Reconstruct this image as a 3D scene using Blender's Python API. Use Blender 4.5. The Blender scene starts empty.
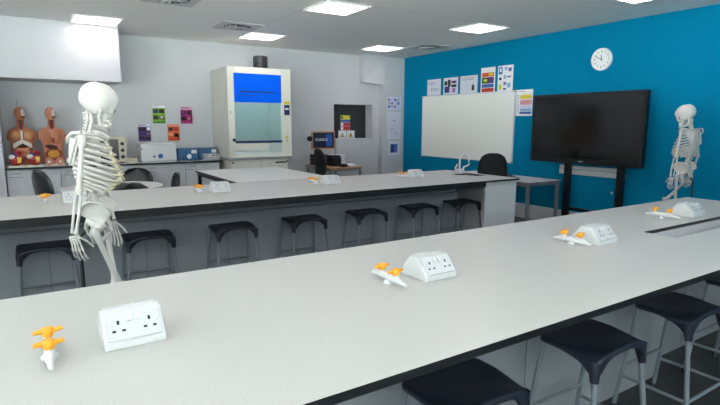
import bpy, math, random
from mathutils import Matrix, Vector, Euler
random.seed(7)
PI = math.pi
col = bpy.context.scene.collection
I4 = Matrix.Identity(4)

# ------------------------------------------------------------------ materials
def lin(c):
    return c / 12.92 if c <= 0.04045 else ((c + 0.055) / 1.055) ** 2.4
def rgb(h):
    h = h.lstrip('#')
    return tuple(lin(int(h[i:i + 2], 16) / 255) for i in (0, 2, 4)) + (1,)
M = {}
def mat(name, colour, rough=0.5, metal=0.0, var=0.0, scale=40.0, bump=0.0, spec=0.5):
    m = bpy.data.materials.new(name); m.use_nodes = True
    nt = m.node_tree; b = nt.nodes['Principled BSDF']
    c = rgb(colour)
    b.inputs['Roughness'].default_value = rough
    b.inputs['Metallic'].default_value = metal
    b.inputs['Specular IOR Level'].default_value = spec
    tc = nt.nodes.new('ShaderNodeTexCoord')
    nz = nt.nodes.new('ShaderNodeTexNoise'); nz.inputs['Scale'].default_value = scale
    nz.inputs['Detail'].default_value = 3
    nt.links.new(tc.outputs['Object'], nz.inputs['Vector'])
    mx = nt.nodes.new('ShaderNodeMix'); mx.data_type = 'RGBA'
    v = max(var, 0.02)
    mx.inputs['A'].default_value = tuple(min(1, x * (1 - v)) for x in c[:3]) + (1,)
    mx.inputs['B'].default_value = tuple(min(1, x * (1 + v)) for x in c[:3]) + (1,)
    nt.links.new(nz.outputs['Fac'], mx.inputs['Factor'])
    nt.links.new(mx.outputs['Result'], b.inputs['Base Color'])
    if bump:
        bp = nt.nodes.new('ShaderNodeBump'); bp.inputs['Strength'].default_value = bump
        bp.inputs['Distance'].default_value = 0.002
        nt.links.new(nz.outputs['Fac'], bp.inputs['Height'])
        nt.links.new(bp.outputs['Normal'], b.inputs['Normal'])
    M[name] = m
    return m
def emit(name, colour, strength):
    m = bpy.data.materials.new(name); m.use_nodes = True
    nt = m.node_tree; b = nt.nodes['Principled BSDF']
    b.inputs['Base Color'].default_value = rgb(colour)
    b.inputs['Emission Color'].default_value = rgb(colour)
    b.inputs['Emission Strength'].default_value = strength
    M[name] = m
def glass(name, tint, gloss=0.08):
    m = bpy.data.materials.new(name); m.use_nodes = True
    nt = m.node_tree; nt.nodes.clear()
    o = nt.nodes.new('ShaderNodeOutputMaterial'); mix = nt.nodes.new('ShaderNodeMixShader')
    t = nt.nodes.new('ShaderNodeBsdfTransparent'); t.inputs['Color'].default_value = rgb(tint)
    g = nt.nodes.new('ShaderNodeBsdfGlossy'); g.inputs['Roughness'].default_value = 0.02
    mix.inputs['Fac'].default_value = gloss
    nt.links.new(t.outputs[0], mix.inputs[1]); nt.links.new(g.outputs[0], mix.inputs[2])
    nt.links.new(mix.outputs[0], o.inputs[0]); M[name] = m

mat('white_paint', '#c5c6cb', 0.75, var=0.02, scale=6, bump=0.05)
mat('trim_white', '#dadce0', 0.6)
mat('skirting', '#dcdee2', 0.5)
mat('teal_paint', '#007ca4', 0.8, var=0.04, scale=5, bump=0.04, spec=0.06)
mat('floor_vinyl', '#34373a', 0.45, var=0.35, scale=300)
mat('bench_white', '#b9b8b7', 0.38, var=0.14, scale=150, spec=0.3)
mat('table_white', '#d2d3d2', 0.35, var=0.03, scale=120)
mat('black_edge', '#14171c', 0.4)
mat('black_frame', '#1a1d22', 0.45)
mat('panel_grey', '#8f939b', 0.55, var=0.05, scale=25)
mat('panel_light', '#c7c8ce', 0.55, var=0.03, scale=20)
mat('cabinet_grey', '#c3c5cb', 0.5, var=0.02, scale=10)
mat('seam_dark', '#55585e', 0.6)
mat('stool_seat', '#1d2231', 0.42, var=0.08, scale=60, bump=0.1)
mat('stool_leg', '#7b828b', 0.4, metal=0.2)
mat('steel', '#9aa0a6', 0.35, metal=0.7)
mat('white_plastic', '#cfd0d3', 0.35)
mat('plate_white', '#c0c2c8', 0.3)
mat('dark_hole', '#121214', 0.7)
mat('orange', '#f0a020', 0.35, var=0.04)
mat('bone', '#d2cecb', 0.5, var=0.05, scale=45, bump=0.1)
mat('bone_shade', '#6e685f', 0.85)  # darker bone, with the shade of the skull's hollows put into the colour
mat('cartilage', '#e0d7b8', 0.45)
mat('tooth', '#e6e2d6', 0.35)
mat('hood_cream', '#e8e6dc', 0.45, var=0.02)
mat('hood_side_shaded', '#d2d1c9', 0.5, var=0.02)  # cream darkened so the casing carries its side shade in the colour
mat('hood_blue', '#0066ff', 0.5, spec=0.1)
mat('hood_inside', '#d0d6d4', 0.5, var=0.06, scale=8)
mat('navy', '#1c2c5c', 0.4)
mat('slab', '#8d8f90', 0.5, var=0.2, scale=80)
mat('duct', '#2b2e33', 0.4)
mat('black_plastic', '#16181b', 0.42)
mat('black_fabric', '#15171b', 0.85, var=0.2, scale=200, bump=0.2)
mat('chair_shell', '#1d2226', 0.3)
mat('screen', '#0b0c0d', 0.12, spec=0.6)
mat('bezel', '#0d0f13', 0.3)
mat('wood', '#b88c62', 0.5, var=0.2, scale=30)
mat('paper', '#eceef2', 0.8)
mat('paper_cool', '#d7dbe6', 0.8)
mat('ink', '#30343c', 0.8)
mat('ink_soft', '#a8aeb8', 0.8)
mat('p_green', '#7fae3c', 0.7); mat('p_dgreen', '#2f5a2c', 0.7); mat('p_purple', '#5a3a78', 0.7)
mat('p_lilac', '#8f77ad', 0.7); mat('p_magenta', '#b02a7c', 0.7); mat('p_red', '#c2392f', 0.7)
mat('p_orange', '#d9622f', 0.7); mat('p_salmon', '#e39a82', 0.7); mat('p_yellow', '#e6cf3a', 0.7)
mat('p_lime', '#c6d83a', 0.7); mat('p_blue', '#3d6cb0', 0.7); mat('p_dblue', '#27366e', 0.7)
mat('p_sky', '#8fb5dc', 0.7); mat('p_pink', '#dba7bd', 0.7); mat('p_violet', '#7467b4', 0.7)
mat('p_dark', '#2a2228', 0.7); mat('p_lavender', '#d5d3ea', 0.8)
mat('whiteboard', '#eef0ec', 0.25)
mat('alum', '#b9bdc0', 0.4, metal=0.4)
mat('clock_white', '#f0f1f3', 0.4)
mat('clock_grey', '#a7adb4', 0.4)
mat('flesh', '#ad6d4c', 0.45, var=0.1, scale=20)
mat('flesh_pink', '#c08068', 0.45, var=0.08, scale=20)
mat('muscle', '#8c3a2c', 0.4, var=0.15, scale=40)
mat('muscle_tan', '#bf8656', 0.42, var=0.12, scale=35)
mat('organ_lung', '#b5714f', 0.4, var=0.12, scale=30)
mat('organ_dark', '#4a1f1c', 0.35)
mat('organ_gut', '#d9a13f', 0.4, var=0.15, scale=50)
mat('organ_pink', '#c98767', 0.4, var=0.12, scale=40)
mat('organ_white', '#dcd8d4', 0.45)
mat('heart_red', '#a8241f', 0.3, var=0.15, scale=25)
mat('vessel_red', '#b81f33', 0.3); mat('vessel_blue', '#2d3f7c', 0.35); mat('fat_yellow', '#e5c75c', 0.4)
mat('base_board', '#d8d4c8', 0.5)
mat('psu_blue', '#2f6390', 0.4); mat('psu_white', '#dfe3e6', 0.4); mat('dial_blue', '#1f5fb0', 0.3)
mat('beige', '#cbc4b2', 0.5); mat('oven_glass', '#2b221c', 0.2)
mat('monitor_screen', '#18253f', 0.25); mat('monitor_blue', '#2e57b4', 0.25)
emit('light_panel', '#fff2f4', 4.6); emit('hood_fill', '#f6fff8', 9.0)  # second emitter is an added fill for the fume cupboard interior
mat('light_frame', '#f2f2f2', 0.4)
mat('vent_white', '#c9cbcc', 0.5)
mat('vent_dark', '#1d1f21', 0.7)
glass('sash_glass', '#e9f3ef', 0.06)

def ceiling_mat():
    m = bpy.data.materials.new('ceiling_tile'); m.use_nodes = True
    nt = m.node_tree; b = nt.nodes['Principled BSDF']; b.inputs['Roughness'].default_value = 0.9
    tc = nt.nodes.new('ShaderNodeTexCoord'); sp = nt.nodes.new('ShaderNodeSeparateXYZ')
    nt.links.new(tc.outputs['Object'], sp.inputs[0])
    def line(axis, off):
        a = nt.nodes.new('ShaderNodeMath'); a.operation = 'SUBTRACT'; a.inputs[1].default_value = off
        nt.links.new(sp.outputs[axis], a.inputs[0])
        w = nt.nodes.new('ShaderNodeMath'); w.operation = 'PINGPONG'; w.inputs[1].default_value = 11.0
        nt.links.new(a.outputs[0], w.inputs[0])
        l = nt.nodes.new('ShaderNodeMath'); l.operation = 'LESS_THAN'; l.inputs[1].default_value = 0.006
        nt.links.new(w.outputs[0], l.inputs[0]); return l
    mx = nt.nodes.new('ShaderNodeMath'); mx.operation = 'MAXIMUM'
    nt.links.new(line('X', 2.9).outputs[0], mx.inputs[0]); nt.links.new(line('Y', 5.23).outputs[0], mx.inputs[1])
    nz = nt.nodes.new('ShaderNodeTexNoise'); nz.inputs['Scale'].default_value = 120
    nt.links.new(tc.outputs['Object'], nz.inputs['Vector'])
    n2 = nt.nodes.new('ShaderNodeMix'); n2.data_type = 'RGBA'
    n2.inputs['A'].default_value = rgb('#f0f0ee'); n2.inputs['B'].default_value = rgb('#f6f6f4')
    nt.links.new(nz.outputs['Fac'], n2.inputs['Factor'])
    c = nt.nodes.new('ShaderNodeMix'); c.data_type = 'RGBA'
    c.inputs['B'].default_value = rgb('#d4d5d3')
    nt.links.new(n2.outputs['Result'], c.inputs['A'])
    nt.links.new(mx.outputs[0], c.inputs['Factor']); nt.links.new(c.outputs['Result'], b.inputs['Base Color'])
    M['ceiling_tile'] = m
ceiling_mat()

# ------------------------------------------------------------------ mesh builder
class MB:
    def __init__(self):
        self.v, self.f, self.m, self.s = [], [], [], []
        self.tf = I4
    def add(self, vs, fs, mat, smooth=False):
        o = len(self.v)
        self.v += [self.tf @ Vector(p) for p in vs]
        for f in fs:
            self.f.append([i + o for i in f]); self.m.append(mat); self.s.append(smooth)
        return self
    def box(self, a, b, mat):
        x0, y0, z0 = a; x1, y1, z1 = b
        vs = [(x0, y0, z0), (x1, y0, z0), (x1, y1, z0), (x0, y1, z0), (x0, y0, z1), (x1, y0, z1), (x1, y1, z1), (x0, y1, z1)]
        return self.add(vs, [(0, 3, 2, 1), (4, 5, 6, 7), (0, 1, 5, 4), (1, 2, 6, 5), (2, 3, 7, 6), (3, 0, 4, 7)], mat)
    def slab(self, a, b, top, edge):
        x0, y0, z0 = a; x1, y1, z1 = b
        vs = [(x0, y0, z0), (x1, y0, z0), (x1, y1, z0), (x0, y1, z0), (x0, y0, z1), (x1, y0, z1), (x1, y1, z1), (x0, y1, z1)]
        self.add(vs, [(4, 5, 6, 7)], top)
        return self.add(vs, [(0, 3, 2, 1), (0, 1, 5, 4), (1, 2, 6, 5), (2, 3, 7, 6), (3, 0, 4, 7)], edge)
    def slab_hole(self, a, b, ha, hb, top, edge):
        x0, y0, z0 = a; x1, y1, z1 = b; u0, w0 = ha; u1, w1 = hb
        out = [(x0, y0), (x1, y0), (x1, y1), (x0, y1)]; inn = [(u0, w0), (u1, w0), (u1, w1), (u0, w1)]
        vs = [(x, y, z1) for x, y in out] + [(x, y, z1) for x, y in inn] + [(x, y, z0) for x, y in out] + [(x, y, z0) for x, y in inn]
        for i in range(4):
            j = (i + 1) % 4
            self.add(vs, [(i, j, 4 + j, 4 + i)], top)
            self.add(vs, [(8 + j, 8 + i, 12 + i, 12 + j), (i, 8 + i, 8 + j, j), (4 + j, 12 + j, 12 + i, 4 + i)], edge)
        return self
    def tube(self, pts, r, mat, n=10, cap=True, smooth=True, flat=None):
        pts = [Vector(p) for p in pts]; k = len(pts)
        rs = r if isinstance(r, (list, tuple)) else [r] * k
        ref = None; vs = []
        for i, p in enumerate(pts):
            t = (pts[min(i + 1, k - 1)] - pts[max(i - 1, 0)])
            if t.length < 1e-9: t = Vector((0, 0, 1))
            t.normalize()
            if ref is None:
                ref = Vector((0, 0, 1)) if abs(t.z) < 0.9 else Vector((1, 0, 0))
            u = (ref - t * ref.dot(t))
            if u.length < 1e-6: u = t.orthogonal()
            u.normalize(); w = t.cross(u); ref = u
            for j in range(n):
                a = 2 * PI * j / n
                e = flat if flat else 1.0
                vs.append(p + u * (math.cos(a) * rs[i]) + w * (math.sin(a) * rs[i] * e))
        fs = []
        for i in range(k - 1):
            for j in range(n):
                j2 = (j + 1) % n
                fs.append((i * n + j, i * n + j2, (i + 1) * n + j2, (i + 1) * n + j))
        self.add(vs, fs, mat, smooth)
        if cap:
            self.add(vs, [tuple(reversed(range(n))), tuple((k - 1) * n + j for j in range(n))], mat, False)
        return self
    def ell(self, c, r, mat, rot=None, nu=16, nv=10, fn=None):
        c = Vector(c); R = rot.to_matrix() if rot else Matrix.Identity(3)
        vs = []
        for i in range(nv + 1):
            th = PI * i / nv
            for j in range(nu):
                ph = 2 * PI * j / nu
                d = Vector((math.sin(th) * math.cos(ph), math.sin(th) * math.sin(ph), math.cos(th)))
                q = Vector((d.x * r[0], d.y * r[1], d.z * r[2]))
                if fn: q = fn(d, q)
                vs.append(c + R @ q)
        fs = []
        for i in range(nv):
            for j in range(nu):
                j2 = (j + 1) % nu
                if i == 0: fs.append((j, (i + 1) * nu + j, (i + 1) * nu + j2))
                elif i == nv - 1: fs.append((i * nu + j, (i + 1) * nu + j, i * nu + j2))
                else: fs.append((i * nu + j, (i + 1) * nu + j, (i + 1) * nu + j2, i * nu + j2))
        return self.add(vs, fs, mat, True)
    def lathe(self, prof, mat, c=(0, 0, 0), n=20, smooth=True):
        vs = []; k = len(prof)
        for r, z in prof:
            for j in range(n):
                a = 2 * PI * j / n
                vs.append((c[0] + r * math.cos(a), c[1] + r * math.sin(a), c[2] + z))
        fs = []
        for i in range(k - 1):
            for j in range(n):
                j2 = (j + 1) % n
                fs.append((i * n + j, i * n + j2, (i + 1) * n + j2, (i + 1) * n + j))
        self.add(vs, fs, mat, smooth)
        return self.add(vs, [tuple(reversed(range(n))), tuple((k - 1) * n + j for j in range(n))], mat)
    def loft(self, rings, mat, smooth=True, cap=True):
        n = len(rings[0]); vs = [p for r in rings for p in r]; fs = []
        for i in range(len(rings) - 1):
            for j in range(n):
                j2 = (j + 1) % n
                fs.append((i * n + j, i * n + j2, (i + 1) * n + j2, (i + 1) * n + j))
        self.add(vs, fs, mat, smooth)
        if cap:
            self.add(vs, [tuple(reversed(range(n))), tuple((len(rings) - 1) * n + j for j in range(n))], mat, False)
        return self
    def prism(self, poly, x0, x1, mat):          # polygon in (y, z), swept along x
        n = len(poly)
        vs = [(x0, y, z) for y, z in poly] + [(x1, y, z) for y, z in poly]
        fs = [tuple(reversed(range(n))), tuple(range(n, 2 * n))]
        fs += [(i, (i + 1) % n, n + (i + 1) % n, n + i) for i in range(n)]
        return self.add(vs, fs, mat)
    def build(self, name, parent=None, bevel=0, loc=None, subd=0, solid=0):
        me = bpy.data.meshes.new(name)
        me.from_pydata([tuple(p) for p in self.v], [], self.f)
        names = []
        for x in self.m:
            if x not in names: names.append(x)
        for x in names: me.materials.append(M[x])
        for p, x, s in zip(me.polygons, self.m, self.s):
            p.material_index = names.index(x); p.use_smooth = s
        me.validate(); me.update()
        o = bpy.data.objects.new(name, me); col.objects.link(o)
        if parent: o.parent = parent
        if loc: o.location = loc
        if solid:
            md = o.modifiers.new('solid', 'SOLIDIFY'); md.thickness = solid; md.offset = 0
        if subd:
            md = o.modifiers.new('sub', 'SUBSURF'); md.levels = subd; md.render_levels = subd
        if bevel:
            md = o.modifiers.new('bevel', 'BEVEL'); md.width = bevel; md.segments = 2; md.limit_method = 'ANGLE'
            md.angle_limit = 0.7
        return o

def tag(o, label, cat, group=None):
    o['label'] = label; o['category'] = cat
    if group: o['group'] = group
    return o
def thing(name, loc, label, cat, group=None, rz=0):
    o = bpy.data.objects.new(name, None); col.objects.link(o)
    o.location = loc; o.rotation_euler = (0, 0, rz); o.empty_display_size = 0.1
    return tag(o, label, cat, group)
def copy_tree(o, parent=None):
    c = o.copy(); col.objects.link(c)
    if parent: c.parent = parent
    for ch in list(o.children): copy_tree(ch, c)
    return c
def struct(o):
    o['kind'] = 'structure'; return o
def text_mesh(txt, size, mat, name, parent, loc, rot, extrude=0.0008):
    cu = bpy.data.curves.new('txt', 'FONT'); cu.body = txt; cu.size = size; cu.extrude = extrude
    cu.align_x = 'CENTER'; cu.align_y = 'CENTER'
    t = bpy.data.objects.new('txt', cu); col.objects.link(t)
    me = bpy.data.meshes.new_from_object(t)
    bpy.data.objects.remove(t); bpy.data.curves.remove(cu)
    me.materials.clear(); me.materials.append(M[mat])
    o = bpy.data.objects.new(name, me); col.objects.link(o)
    o.parent = parent; o.location = loc; o.rotation_euler = rot
    return o

# ------------------------------------------------------------------ room
XR, YB, ZC = 6.78, 9.0, 2.91
XL, YF = -4.0, -3.2
struct(MB().box((XL, YF, -0.1), (XR + 0.15, YB + 0.9, 0), 'floor_vinyl').build('floor'))
struct(MB().box((XL, YF, ZC), (XR + 0.15, YB + 0.9, ZC + 0.1), 'ceiling_tile').build('ceiling'))
struct(MB().box((XR, YF, 0), (XR + 0.15, YB + 0.9, ZC), 'teal_paint').build('wall_right'))
WY = [(-2.6, -0.6), (-0.2, 1.8), (2.2, 4.2)]; LZ0, LZ1 = 0.95, 2.75  # unseen windows, assumed and added to light the room from the left
ys_ = [YF] + [v for w in WY for v in w] + [YB + 0.9]
b = MB()
for k in range(0, len(ys_), 2): b.box((XL - 0.15, ys_[k], LZ0), (XL, ys_[k + 1], LZ1), 'white_paint')
b.box((XL - 0.15, YF, 0), (XL, YB + 0.9, LZ0), 'white_paint'); b.box((XL - 0.15, YF, LZ1), (XL, YB + 0.9, ZC), 'white_paint')
struct(b.build('wall_left'))
for k, (wy0, wy1) in enumerate(WY):
    b = MB(); fx0, fx1 = XL - 0.11, XL - 0.05
    b.box((fx0, wy0, LZ0), (fx1, wy1, LZ0 + 0.05), 'trim_white'); b.box((fx0, wy0, LZ1 - 0.05), (fx1, wy1, LZ1), 'trim_white')
    for yy in (wy0, (wy0 + wy1) / 2 - 0.025, wy1 - 0.05): b.box((fx0, yy, LZ0 + 0.05), (fx1, yy + 0.05, LZ1 - 0.05), 'trim_white')
    wn = struct(b.build('added_window_%d' % (k + 4)))
    MB().box((XL - 0.085, wy0 + 0.05, LZ0 + 0.05), (XL - 0.079, wy1 - 0.05, LZ1 - 0.05), 'sash_glass').build('pane', wn)
b = MB()
WX = [(-3.6, -1.6), (-1.2, 0.8), (1.2, 3.2)]; WZ0, WZ1 = 0.95, 2.75  # unseen windows behind the camera, assumed and added as a light source
xs_ = [XL] + [v for w in WX for v in w] + [XR]
for k in range(0, len(xs_), 2): b.box((xs_[k], YF - 0.15, WZ0), (xs_[k + 1], YF, WZ1), 'white_paint')
b.box((XL, YF - 0.15, 0), (XR, YF, WZ0), 'white_paint'); b.box((XL, YF - 0.15, WZ1), (XR, YF, ZC), 'white_paint')
struct(b.build('wall_front'))
for k, (wx0, wx1) in enumerate(WX):
    b = MB(); fy0, fy1 = YF - 0.11, YF - 0.05
    b.box((wx0, fy0, WZ0), (wx1, fy1, WZ0 + 0.05), 'trim_white'); b.box((wx0, fy0, WZ1 - 0.05), (wx1, fy1, WZ1), 'trim_white')
    for xx in (wx0, (wx0 + wx1) / 2 - 0.025, wx1 - 0.05): b.box((xx, fy0, WZ0 + 0.05), (xx + 0.05, fy1, WZ1 - 0.05), 'trim_white')
    wn = struct(b.build('added_window_%d' % (k + 1)))
    MB().box((wx0 + 0.05, YF - 0.085, WZ0 + 0.05), (wx1 - 0.05, YF - 0.079, WZ1 - 0.05), 'sash_glass').build('pane', wn)
# back wall with the alcove opening
AX0, AX1, AZ0, AZ1 = 5.13, 6.05, 1.235, 1.925
b = MB()
b.box((XL, YB, 0), (AX0, YB + 0.15, ZC), 'white_paint')
b.box((AX1, YB, 0), (XR, YB + 0.15, ZC), 'white_paint')
b.box((AX0, YB, 0), (AX1, YB + 0.15, AZ0), 'white_paint')
b.box((AX0, YB, AZ1), (AX1, YB + 0.15, ZC), 'white_paint')
b.box((AX1, YB + 0.15, AZ0 - 0.1), (AX1 + 0.1, YB + 0.35, AZ1 + 0.1), 'white_paint')
b.box((AX0 - 0.1, YB + 0.15, AZ0 - 0.1), (AX0, YB + 0.35, AZ1 + 0.1), 'white_paint')
b.box((AX0, YB + 0.15, AZ1), (AX1, YB + 0.35, AZ1 + 0.1), 'white_paint')
b.box((AX0, YB + 0.15, AZ0 - 0.1), (AX1, YB + 0.35, AZ0), 'white_paint')
struct(b.build('wall_back'))
d = struct(MB().box((AX0, YB + 0.25, AZ0), (AX1, YB + 0.3, AZ1), 'duct').build('door_1'))
MB().box((AX0 + 0.06, YB + 0.225, AZ0 + 0.15), (AX0 + 0.10, YB + 0.25, AZ0 + 0.47), 'black_plastic').build('door_handle', d)
# nib, bulkhead, column, boxing
struct(MB().box((XL, 8.36, 0), (-0.35, YB, 2.13), 'white_paint').build('wall_nib'))
struct(MB().box((XL, 8.28, 2.13), (1.16, YB, ZC), 'white_paint').build('trim_1'))
struct(MB().box((6.22, 8.86, 0), (XR, YB, ZC), 'white_paint').build('trim_2'))
b = MB()
b.add([(5.74, 8.86, 2.37), (6.22, 8.80, 2.33), (6.22, YB, 2.33), (5.74, YB, 2.37), (5.74, 8.80, ZC), (6.22, 8.80, ZC), (6.22, YB, ZC), (5.74, YB, ZC)],
      [(0, 3, 2, 1), (4, 5, 6, 7), (0, 1, 5, 4), (1, 2, 6, 5), (2, 3, 7, 6), (3, 0, 4, 7)], 'white_paint')
struct(b.build('trim_3'))
struct(MB().box((5.14, 8.93, 0), (6.15, YB, AZ0 - 0.005), 'white_paint').build('trim_4'))
struct(MB().box((XR - 0.02, YF, 0), (XR, 8.86, 0.22), 'skirting').box((XR - 0.014, YF, 0.22), (XR, 8.86, 0.235), 'skirting').build('baseboard_right'))

# ------------------------------------------------------------------ ceiling lights and vents
LG = 'recessed square ceiling lights'
def make_light():
    t = thing('ceiling_light', (0, 0, ZC), 'x', 'ceiling light', LG)
    b = MB()
    for a, c in (((-0.3, -0.3), (0.3, -0.27)), ((-0.3, 0.27), (0.3, 0.3)), ((-0.3, -0.27), (-0.27, 0.27)), ((0.27, -0.27), (0.3, 0.27))):
        b.box((a[0], a[1], -0.014), (c[0], c[1], 0), 'light_frame')
    b.build('frame', t)
    MB().box((-0.27, -0.27, -0.010), (0.27, 0.27, -0.002), 'light_panel').build('diffuser', t)
    return t
lp = [(0.85, 7.93, 'square ceiling light touching the white bulkhead above the skull'),
      (3.2, 7.93, 'square ceiling light in front of the fume cupboard duct'),
      (5.55, 7.93, 'square ceiling light nearest the teal and white corner'),
      (3.2, 5.53, 'largest square ceiling light, at the top centre of the photo'),
      (5.58, 5.53, 'square ceiling light high above the whiteboard and its posters'),
      (5.62, 3.17, 'square ceiling light above the clock, cut by the top edge')]
proto = make_light()
for i, (x, y, l) in enumerate(lp):
    o = proto if i == 0 else copy_tree(proto)
    o.location = (x, y, ZC); o['label'] = l
for x, y in ((0.8, 5.53), (0.8, 3.17), (3.2, 3.17), (-1.6, 7.3), (-1.6, 5.53), (-1.6, 3.17), (0.8, 0.8), (3.2, 0.8)):
    o = copy_tree(proto); o.location = (x, y, ZC); o['label'] = 'square ceiling light overhead, outside the photo'
def make_vent():
    t = thing('ceiling_vent', (0, 0, ZC), 'x', 'air vent', 'square ceiling air vents')
    MB().box((-0.295, -0.295, -0.008), (0.295, 0.295, 0), 'vent_white').build('plate', t)
    b = MB().lathe([(0.19, -0.012), (0.19, -0.008)], 'vent_dark', n=32)
    b.build('grille', t)
    for k in range(12):
        a = 2 * PI * k / 12
        s = MB(); s.tf = Matrix.Rotation(a, 4, 'Z') @ Matrix.Translation((0.115, 0, -0.015)) @ Matrix.Rotation(0.5, 4, 'X')
        s.box((-0.06, -0.012, -0.002), (0.06, 0.012, 0.002), 'vent_white'); s.build('slat', t)
    MB().lathe([(0.045, -0.02), (0.05, -0.012)], 'vent_white').build('hub', t)
    return t
v0 = make_vent()
for i, (x, y, l) in enumerate([(1.43, 6.13, 'air vent with dark slots cut by the top edge of the photo'),
                               (2.6, 7.33, 'air vent with dark slots in front of the fume cupboard light'),
                               (6.15, 7.33, 'air vent with dark slots in the ceiling beside the teal wall')]):
    o = v0 if i == 0 else copy_tree(v0)
    o.location = (x, y, ZC); o['label'] = l

# ------------------------------------------------------------------ lab benches
BZ = 0.9
def bench(name, label, y0, y1, x0, x1, hole, yp, rail, px):
    t = thing(name, (0, 0, 0), label, 'lab bench')
    ha, hb = hole
    MB().slab_hole((x0, y0, BZ - 0.022), (x1, y1, BZ), ha, hb, 'bench_white', 'black_edge').build('worktop', t)
    b = MB()
    zt = BZ - 0.022
    b.box((x0 + 0.02, y0 + 0.02, zt - rail), (x1 - 0.54, y0 + 0.06, zt), 'black_frame')
    b.box((x0 + 0.02, y1 - 0.06, zt - rail), (x1 - 0.54, y1 - 0.02, zt), 'black_frame')
    b.build('support_rail', t)
    b = MB()
    b.box((x0 + 0.05, yp - 0.02, 0.0), (px, yp + 0.02, zt), 'panel_grey')
    xx = x0 + 0.6
    while xx < x1 - 0.6:
        b.box((xx, yp - 0.0215, 0.02), (xx + 0.004, yp - 0.0195, zt - 0.05), 'seam_dark'); xx += 0.733
    b.build('modesty_panel', t)
    if px > 4.5:
        MB().box((x0 + 0.05, 1.50, 0.0), (3.03, 1.52, zt), 'panel_grey').box((3.03, 1.50, 0.0), (3.15, 1.52, zt - 0.16), 'panel_grey').box((1.9, 1.4985, 0.02), (1.904, 1.5005, zt - 0.03), 'seam_dark').build('front_panel', t)
    MB().box((x0 + 0.05, yp - 0.06, zt - 0.30), (px, yp - 0.0205, zt - 0.18), 'panel_grey').build('service_rail', t)
    b = MB().box((x1 - 0.53, y0 + 0.025, 0.0), (x1 - 0.025, y0 + 0.05, zt), 'panel_light')
    b.box((x1 - 0.055, y0 + 0.05, 0.0), (x1 - 0.025, y1 - 0.05, zt), 'panel_light')
    b.box((x1 - 0.53, y1 - 0.05, 0.0), (x1 - 0.025, y1 - 0.025, zt), 'panel_light')
    b.build('end_panel', t)
    u0, w0 = ha; u1, w1 = hb; th = 0.006; dp = 0.14
    s = MB()
    s.box((u0 - th, w0 - th, zt - dp), (u1 + th, w1 + th, zt - dp + th), 'panel_light')
    s.box((u0 - th, w0 - th, zt - dp), (u0, w1 + th, zt), 'panel_light'); s.box((u1, w0 - th, zt - dp), (u1 + th, w1 + th, zt), 'panel_light')
    s.box((u0, w0 - th, zt - dp), (u1, w0, zt), 'panel_light'); s.box((u0, w1, zt - dp), (u1, w1 + th, zt), 'panel_light')
    s.build('sink_basin', t)
    return t
bench('lab_bench', 'long white topped lab bench in the foreground with black edge', 0.985, 2.21, -1.3, 4.865, ((3.05, 1.42), (4.25, 1.605)), 1.645, 0.018, 4.80)
bench('lab_bench', 'long white lab bench across the middle with seven stools under it', 4.07, 5.35, -1.3, 4.865, ((4.50, 4.52), (4.78, 4.86)), 4.72, 0.045, 4.44)

# sockets ------------------------------------------------------------
SG = 'bench power socket boxes'
def make_socket():
    t = thing('socket_box', (0, 0, BZ), 'x', 'power socket', SG)
    P = [(-0.085, 0), (0.085, 0), (0.085, 0.02), (0.025, 0.088), (-0.025, 0.088), (-0.085, 0.02)]
    MB().prism(P, -0.083, 0.083, 'white_plastic').build('housing', t, bevel=0.004)
    ang = math.atan2(0.068, 0.06)
    for sgn in (-1, 1):
        base = Matrix.Rotation(0 if sgn < 0 else PI, 4, 'Z') @ Matrix.Translation((0, -0.055, 0.054)) @ Matrix.Rotation(ang, 4, 'X')
        def mk(): 
            q = MB(); q.tf = base; return q
        f = mk().box((-0.073, -0.041, 0.0), (0.073, 0.041, 0.009), 'plate_white').build('socket_plate', t, bevel=0.002)
        for sx in (-0.011, 0.011):
            mk().box((sx - 0.007, 0.012, 0.009), (sx + 0.007, 0.034, 0.0145), 'white_plastic').build('switch', f, bevel=0.001)
        for cx in (-0.042, 0.042):
            h = mk()
            h.box((cx - 0.0035, 0.006, 0.008), (cx + 0.0035, 0.018, 0.0096), 'dark_hole')
            for dx in (-0.013, 0.013):
                h.box((cx + dx - 0.005, -0.017, 0.008), (cx + dx + 0.005, -0.0105, 0.0096), 'dark_hole')
            h.box((cx * 1.5 - 0.003, -0.001, 0.008), (cx * 1.5 + 0.003, 0.003, 0.0096), 'ink_soft')
            h.build('pin_holes', f)
    return t
s0 = make_socket()
for i, (x, y, l) in enumerate([
        (0.207, 1.61, 'white double socket box nearest the camera on the foreground bench'),
        (1.385, 1.62, 'white double socket box in the middle of the foreground bench'),
        (2.575, 1.62, 'white double socket box on the foreground bench left of the sink slot'),
        (3.89, 1.755, 'white double socket box at the far end of the foreground bench'),
        (0.25, 4.76, 'white socket box on the middle bench behind the near skeleton'),
        (1.465, 4.77, 'white socket box on the middle bench in front of the rear tables'),
        (2.67, 4.77, 'white socket box on the middle bench below the wooden desk'),
        (3.88, 4.83, 'white socket box on the middle bench left of the tall white tap')]):
    o = s0 if i == 0 else copy_tree(s0)
    o.location = (x, y, BZ); o['label'] = l
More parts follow.
